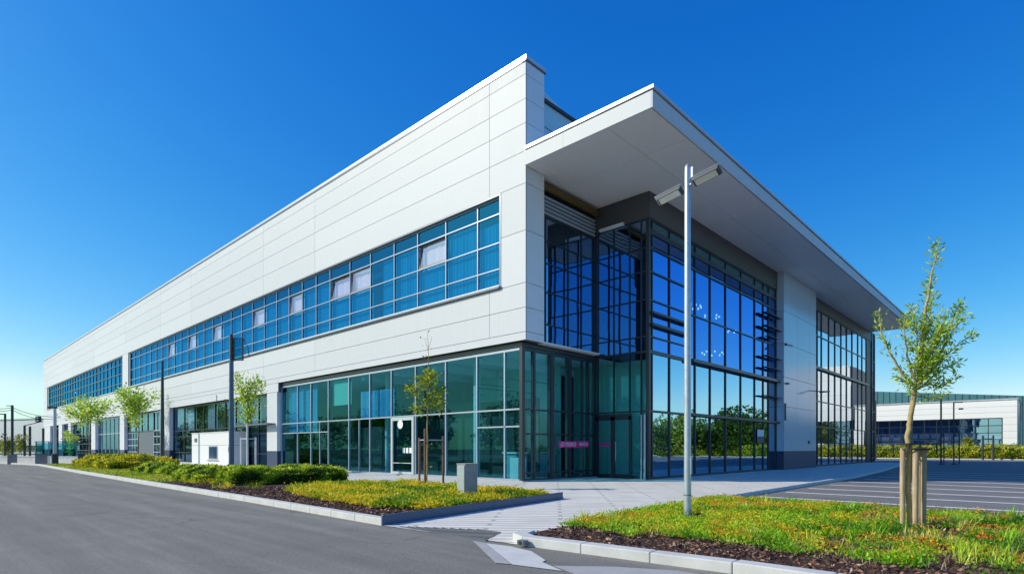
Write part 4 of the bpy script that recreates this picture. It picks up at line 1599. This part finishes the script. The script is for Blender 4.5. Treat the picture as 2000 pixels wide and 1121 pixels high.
GR = lookup([(.16, .38, .012), (.27, .54, .018), (.42, .66, .03), (.58, .70, .07), (.66, .66, .15)])
o = tufts('grass', PR, 1200, .12, .30, 30, GR,
          lambda x, y: np.clip((kd(x, y) - .9) * 2.5, 0, 1) * np.clip(.10 + .50 * thin(y) + .9 * (vnoise(x, y, 3.6, 65) - .55), 0.015, 1), .045, .009, True, 3, zf=mound, lean=.5)
tag(o, 'loose tufts of long green grass growing round the staked tree', kind='stuff')
GD = lookup([(.42, .34, .18), (.56, .46, .27), (.32, .23, .13)])
o = tufts('dry_grass', PR, 1500, .08, .24, 12, GD, lambda x, y: np.clip((kd(x, y) - .5) * 2, 0, 1) * np.clip((-y - 11.4) * .3, .04, .8), .07, .006, True, 13, zf=mound, lean=1.1)
tag(o, 'dry straw coloured grass among the tufts', kind='stuff')


def chips(name, poly, n, lab, dens=None):
    x, y = scatter(poly, n)
    if dens is not None:
        k = RNG.uniform(0, 1, len(x)) < dens(x, y)
        x, y = x[k], y[k]
    k = len(x)
    P = np.stack([x, y, .08 + RNG.uniform(0, .02, k)], 1)
    D = np.stack([RNG.normal(size=k), RNG.normal(size=k), RNG.normal(0, .35, k)], 1)
    c = pal([(.19, .095, .065), (.31, .18, .13), (.09, .048, .035), (.46, .32, .24), (.06, .032, .024)], RNG.choice(5, k, p=[.3, .25, .2, .1, .15]), .2)
    o = leaf_mesh(name, P, D, RNG.uniform(.03, .085, k), c, leaf_mat('bark_chip', 0.02, .9) if 'bark_chip' not in MATS else MATS['bark_chip'], None, .45)
    return tag(o, lab, kind='stuff')


chips('bark_mulch', PR + [(-10.68, -19), (-10.68, -12.9), (-10.88, -10.0)][::1], 26000, 'dark bark chips along the kerb of the right bed')
chips('bark_mulch', [(-11.0, -6.4), (-9.0, -6.1), (-8.6, 8), (-10.6, 8)], 9000, 'dark bark chips along the kerb of the left bed')


# ------------------------------------------------------------------ far left
w_ = thing('low_wall', (-8.4, 47.5, 0), 'low white wall crossing in front of the far facade', 'wall')
m = MB()
a, b = Vector((-5.2, 40.6, 0)), Vector((-13.5, 60.5, 0))
dv = (b - a).normalized(); nv = Vector((-dv.y, dv.x, 0))
cc = (a + b) / 2
m.obox((cc.x, cc.y, .32), dv * (b - a).length / 2, nv * .15, (0, 0, .32))
m.build('wall', M_WALLC, w_)
MB().obox((cc.x, cc.y, .67), dv * ((b - a).length / 2 + .03), nv * .19, (0, 0, .03)).build('coping', M_KERB, w_)
pl = thing('planter_box', (-7.0, 40.6, 0), 'dark grey rectangular planter box at the end of the low wall', 'planter')
m = MB()
m.obox((-7.0, 40.4, .5), RV * .72, FV * .55, (0, 0, .46))
m.build('box', M_POLED, pl, bevel=.02)
MB().obox((-7.0, 40.4, .98), RV * .78, FV * .6, (0, 0, .025)).build('rim', M_COPE, pl)
pb = thing('planter_box', (-9.4, 44.6, 0), 'small pale grey planter cube left of the lamp with the brown head', 'planter')
MB().obox((-9.55, 45.2, .45), RV * .28, FV * .28, (0, 0, .45)).build('box', M_COPE, pb)
MB().obox((-9.55, 45.2, .92), RV * .31, FV * .31, (0, 0, .02)).build('rim', M_POLED, pb)
RAILP = Vector((-7.6, 52.5, 0))
r_ = thing('glass_railing', RAILP, 'glazed railing in front of the far ground floor', 'railing')
for a_ in (-1.8, -.6, .7, 2.0):
    p = RAILP + RV * a_
    MB().tube([(p.x, p.y, 0), (p.x, p.y, 2.0)], .05, 6).build('post', M_POLEB, r_)
MB().obox(tuple(RAILP + RV * .1 + Vector((0, 0, 2.0))), RV * 2.0, FV * .04, (0, 0, .04)).build('handrail', M_POLEB, r_)
MB().obox(tuple(RAILP + RV * .1 + Vector((0, 0, 1.2))), RV * 1.9, FV * .008, (0, 0, .7)).build('pane', M_GLASS_TEAL, r_)
# pergola frame
PG = Vector((0, 0, 0)) + CAMP + FV * 66 + RV * (-56.2); PG.z = 0
pg = thing('pergola_frame', PG, 'thin dark open frame with a raised roof bar left of the facade', 'frame')
for a_, h_ in ((0., 4.0), (.62, 3.9), (2.15, 3.7)):
    p = PG + RV * a_
    MB().tube([(p.x, p.y, 0), (p.x, p.y, h_)], .12, 6).build('post', M_POLED, pg)
p0 = PG + RV * -.05 + Vector((0, 0, 4.0)); p1 = PG + RV * 2.1 + Vector((0, 0, 4.5))
MB().tube([p0, p1], .06, 6).build('roof_bar', M_POLED, pg)


def at(dep_, px_, z):
    p = CAMP + FV * dep_ + RV * ((px_ - 1000) / 1118 * dep_)
    return Vector((p.x, p.y, z))


t = thing('cable_pole', at(50, 24, 0), 'dark square pole carrying the overhead cables at the far left', 'pole')
p = at(50, 24, 0)
MB().tube([(p.x, p.y, 0), (p.x, p.y, 5.15)], .10, 8).build('pole', M_POLED, t)
MB().obox((p.x, p.y, .42), RV * .26, FV * .2, (0, 0, .42)).build('base', M_COPE, t)
MB().obox((p.x - .2 * RV.x, p.y - .2 * RV.y, 5.1), RV * .3, FV * .03, (0, 0, .03)).build('crossarm', M_POLED, t)
t = thing('gantry_pole', at(58, 10, 0), 'dark pole with a horizontal arm at the left edge', 'pole')
p = at(58, 10, 0)
MB().tube([(p.x, p.y, 0), (p.x, p.y, 4.9)], .1, 8).build('pole', M_POLED, t)
MB().tube([(p.x, p.y, 4.85), tuple(p - RV * 1.6 + Vector((0, 0, 4.85)))], .06, 6).build('arm', M_POLED, t)
c = thing('overhead_cable', at(50, 24, 5.0), 'pair of thin overhead cables running from the pole to the facade', 'cable')
m = MB()
for z0, z1, sag in ((4.95, 4.5, .3), (4.75, 4.42, .45)):
    p0, p1 = at(50, 24, z0), at(56, 118, z1)
    m.tube([p0.lerp(p1, i / 10) - Vector((0, 0, sag * 4 * (i / 10) * (1 - i / 10))) for i in range(11)], .025, 5)
    p0, p1 = at(50, 24, z0), at(46, -40, z0 - .1)
    m.tube([p0.lerp(p1, i / 6) - Vector((0, 0, .2 * 4 * (i / 6) * (1 - i / 6))) for i in range(7)], .025, 5)
m.build('strands', M_POLED, c)
s = at(53.2, 75, 4.08)
t = thing('traffic_signal', s, 'dark square signal box hung from the overhead cables', 'signal')
MB().obox(tuple(s), RV * .19, FV * .12, (0, 0, .27)).build('housing', M_RUBBER, t)
m = MB()
for dz in (.13, -.12):
    m.obox((s.x - FV.x * .125, s.y - FV.y * .125, s.z + dz), RV * .10, FV * .004, (0, 0, .06))
m.build('lens', M_LENS, t)
MB().tube([tuple(s + Vector((0, 0, .27))), tuple(s + Vector((0, 0, .36)))], .03, 6).build('hanger', M_POLED, t)
# low white annex beyond the facade's end
an = thing('annex_building', at(150, 60, 0), 'low white annex beyond the far end of the facade', 'building')
ac = at(150, 60, 0)
n_ = Vector((-.93, -.37, 0)).normalized(); t_ = Vector((n_.y, -n_.x, 0))
m = MB()
m.obox((ac.x, ac.y, 5.4), t_ * 16, n_ * 4, (0, 0, 3.3))
m.obox((ac.x - n_.x * .5, ac.y - n_.y * .5, 1.1), t_ * 15.9, n_ * 3.5, (0, 0, 1.1))
m.build('wall', M_WHITE, an)
MB().obox((ac.x, ac.y, 8.8), t_ * 16.2, n_ * 4.2, (0, 0, .12)).build('roof', M_COPEL, an)
wn = MB().obox((ac.x + n_.x * .2, ac.y + n_.y * .2, 2.15), t_ * 15.5, n_ * 3.2, (0, 0, 1.1)).build('window', plain('annex_pane', (.05, .09, .12), .1), an)
m = MB()
for i in range(-7, 8):
    c_ = ac + t_ * (i * 2.1) + n_ * 3.45
    m.obox((c_.x, c_.y, 1.8), t_ * .06, n_ * .05, (0, 0, 1.4))
m.build('frame', M_FRAME, wn)


def wood(name, spots, label, hr, leaf=.5, nl=1500, palc=None, tr=True):
    """a far mass of trees that reads as one: a single object"""
    P, D, Sz = [], [], []
    tb = []
    for x, y in spots:
        H = random.uniform(*hr); R0 = H * random.uniform(.30, .42)
        k = int(nl * random.uniform(.7, 1.2))
        nc = 14
        cen = np.stack([RNG.normal(0, R0 * .5, nc), RNG.normal(0, R0 * .5, nc), RNG.uniform(.28, .88, nc) * H], 1)
        cr = RNG.uniform(.22, .42, nc) * R0 * 1.3
        ci = RNG.choice(nc, k)
        d = unit(RNG.normal(size=(k, 3)))
        p = cen[ci] + d * (cr[ci] * RNG.uniform(.55, 1.05, k))[:, None]
        p[:, 2] = np.clip(p[:, 2], .15, H)
        P.append(p + np.array([x, y, 0])); D.append(d + RNG.normal(size=(k, 3)) * .5); Sz.append(RNG.uniform(.6, 1.4, k) * leaf)
    P = np.concatenate(P); D = np.concatenate(D); Sz = np.concatenate(Sz)
    nz = vnoise(P[:, 0] * .5, P[:, 1] * .5, .5, 3)
    A = palc or [(.09, .15, .02), (.17, .26, .03), (.28, .37, .04), (.46, .48, .05)]
    idx = np.clip(nz * 4 + RNG.normal(0, .7, len(P)), 0, 3).astype(int)
    o = leaf_mesh(name, P, D, Sz, pal(A, idx, .2), M_LEAF, None, .7)
    return tag(o, label, kind='stuff')


sp = [tuple((at(random.uniform(150, 190), px_, 0)).xy) for px_ in range(-260, 60, 14)]
wood('treeline', sp, 'dark trees on the horizon beyond the left end', (5.0, 8.5), .8, 700, [(.02, .035, .02), (.03, .05, .03), (.04, .06, .03), (.05, .07, .03)])
sp = [(random.uniform(-46, -34), y) for y in range(22, 190, 4)]
wood('treeline', sp, 'trees across the road that the left windows mirror', (6.5, 9.5), .40, 1100)
sp = []
for i in range(34):
    dd = random.uniform(92, 120); lat = random.uniform(.20, .52)
    p = CAMP + FV * dd + RV * lat * dd
    sp.append((p.x, -4.8 - p.y))
wood('treeline', sp, 'trees beyond the car park that the right glass mirrors', (4.5, 8.2), .42, 1300)
# small bushes near the pole bases at the far left
for px_, dp, hh, lab in ((14, 60, 2.6, 'lime green bush behind the gantry pole at the left edge'), (42, 66, 3.6, 'yellow leaved small tree beside the open frame')):
    p = at(dp, px_, 0)
    auto_tree((p.x, p.y, 0), hh, .7, .75, lab, 'bush', seed=px_, leaf=.3, nl=500, cols=[(.16, .22, .02), (.28, .32, .03), (.36, .36, .04), (.10, .14, .02), (.40, .38, .05)])
    random.seed(px_)

# ------------------------------------------------------------------ far right
nb = thing('neighbour_building', (90, 20, 0), 'low white panelled building with a long blue window band beyond the hedge', 'building')
m = MB()
zz = [2.0, 5.55, 6.3, 7.1, 8.05]
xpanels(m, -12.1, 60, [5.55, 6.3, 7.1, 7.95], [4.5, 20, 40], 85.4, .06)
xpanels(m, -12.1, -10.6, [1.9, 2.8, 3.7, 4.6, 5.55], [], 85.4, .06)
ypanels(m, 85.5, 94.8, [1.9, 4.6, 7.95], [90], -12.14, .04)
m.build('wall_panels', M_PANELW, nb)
m = MB()
m.box(85.47, 100, -12.05, 60, 5.56, 7.9)
m.box(85.47, 94.9, -12.05, -10.62, 0, 5.55)
m.build('core', M_JOINT, nb)
MB().box(87.5, 100, -10.6, 60, 0, 5.55).build('interior_wall', plain('interior_blue', (.30, .46, .66), .8, var=.3, nscale=.7), nb)
m = MB()
m.box(85.43, 85.6, -12.1, -10.6, 0, 1.88)
m.box(85.3, 85.6, -10.6, 60, 0, 1.3)
m.build('plinth', M_COPE, nb)
m = MB()
m.box(85.3, 100.1, -12.2, 60.1, 7.97, 8.15)
m.build('coping', M_COPEL, nb)
ys = [-10.55 + i * 1.45 for i in range(30)]
wn = xwindow('ribbon_window', 85.5, ys, [1.3, 2.6, 3.5, 4.5, 5.5], M_FRAME, M_GLASS_FAR, nb, .09, .14)
for i in range(0, 22):
    if random.random() < .75:
        a_ = ys[i]
        z1 = random.choice((2.5, 3.4, 4.4, 3.0)); z0 = 1.4
        MB().box(85.8, 85.84, a_ + .1, a_ + 1.35, z0, z1).build('blind', random.choice((M_BLINDW, M_BLINDW, M_CURTB)), wn)
wing = thing('neighbour_wing', (97, -30, 0), 'tall white building wing mirrored in the second glass bay', 'building')
m = MB()
xpanels(m, -29, -14.2, [6, 8, 10.5, 13, 15.5], [-54, -44, -34, -24], 93, .06)
xpanels(m, -29, -14.2, [0.1, 2.2], [-54, -44, -34, -24], 93, .06)
m.build('wall_panels', M_PANELW, wing)
m = MB().box(93.07, 110, -29, -14.2, 6, 15.4).box(94.5, 110, -29, -14.2, 0, 6)
m.build('core', M_JOINT, wing)
xwindow('ribbon_window', 93.1, [-28.9 + i * 2.4 for i in range(7)], [2.2, 4.1, 6.0], M_FRAME, M_GLASS_FAR, wing, .1, .14)
th = thing('warehouse_hall', (125, 0, 0), 'long teal metal warehouse hall rising behind the low white building', 'building')
m = MB()
m.add([(125, -60, 0), (125, 90, 0), (125, 90, 19.0), (125, 12.9, 13.6), (125, -11.7, 11.1), (125, -60, 7.5)], [(0, 1, 2, 3, 4, 5)])
m.add([(150, -60, 0), (150, 90, 0), (150, 90, 19.0), (150, 12.9, 13.6), (150, -11.7, 11.1), (150, -60, 7.5)], [(5, 4, 3, 2, 1, 0)])
m.add([(125, 90, 19.0), (125, 12.9, 13.6), (125, -11.7, 11.1), (125, -60, 7.5), (150, 90, 19.0), (150, 12.9, 13.6), (150, -11.7, 11.1), (150, -60, 7.5)], [(0, 1, 5, 4), (1, 2, 6, 5), (2, 3, 7, 6)])
m.build('wall', plain('hall_teal', (.05, .17, .20), .5, var=.1, nscale=.4), th)
m = MB()
for y in np.arange(-50, 40, 1.1):
    zt = 13.6 + (y - 12.9) * .07 if y > 12.9 else (11.1 + (y + 11.7) * .1016 if y > -11.7 else 11.1 + (y + 11.7) * .0745)
    m.box(124.9, 124.995, y, y + .18, 0, zt)
m.build('wall_ribs', plain('hall_rib', (.045, .145, .17), .5), th)

for x, z, y, hh, arm, lab in ((43.5, .05, -8.6, 6.0, 0, 'plain dark post standing right of the staked tree'),
                              (44.15, .05, -9.4, 5.3, 1, 'dark lamp post with a short arm to the right near the car park end')):
    t = thing('lamp_post', (x, y, 0), lab, 'post')
    MB().tube([(x, y, 0), (x, y, hh)], .07 if not arm else .055, 8).build('pole', M_POLED, t)
    MB().box(x - .15, x + .15, y - .15, y + .15, 0, .08).build('base', M_POLED, t)
    if arm:
        p = Vector((x, y, hh))
        MB().tube([tuple(p), tuple(p + RV * .75 + Vector((0, 0, .02)))], .05, 6).build('arm', M_POLED, t)
        MB().obox(tuple(p + RV * .62 - Vector((0, 0, .55))), RV * .13, FV * .1, (0, 0, .06)).build('camera', M_POLED, t)
t = thing('gate_frame', (44.4, -9.75, 0), 'thin dark waist high frame beside the lamp post with the arm', 'frame')
m = MB().tube([(44.4, -9.75, 0), (44.4, -9.75, 3.0)], .05, 6).tube([(43.9, -8.75, 0), (43.9, -8.75, 2.9)], .04, 6)
m.build('post', M_POLED, t)
MB().tube([(44.4, -9.75, .55), (43.9, -8.75, .55)], .03, 6).build('rail', M_POLED, t)
t = thing('gate_frame', (70.9, -9.6, 0), 'dark two post frame with crossbars in front of the hedge', 'frame')
for y in (-9.5, -10.45):
    MB().tube([(70.9, y, 0), (70.9, y, 2.9)], .10, 6).build('post', M_POLED, t)
MB().tube([(70.9, -9.5, 2.55), (70.9, -10.45, 2.5)], .05, 6).tube([(70.9, -9.5, 1.9), (70.9, -10.45, 1.85)], .04, 6).build('rail', M_POLED, t)
t = thing('lamp_post', (66, 3.0, 0), 'thin dark post next to the end of the glass facade', 'post')
pA = at(70, 1710, 0)
t.location = pA
MB().tube([(pA.x, pA.y, 0), (pA.x, pA.y, 7.2)], .10, 8).build('pole', M_POLED, t)
MB().box(pA.x - .2, pA.x + .2, pA.y - .2, pA.y + .2, 0, .1).build('base', M_POLED, t)
p = at(77.5, 1893, 0)
auto_tree((p.x, p.y, 0), 3.1, .3, .95, 'small round tree rising behind the yellow green hedge', 'small_tree', seed=31, leaf=.28, nl=900,
          cols=[(.20, .26, .03), (.30, .34, .04), (.38, .38, .06), (.12, .17, .02), (.42, .40, .07)])
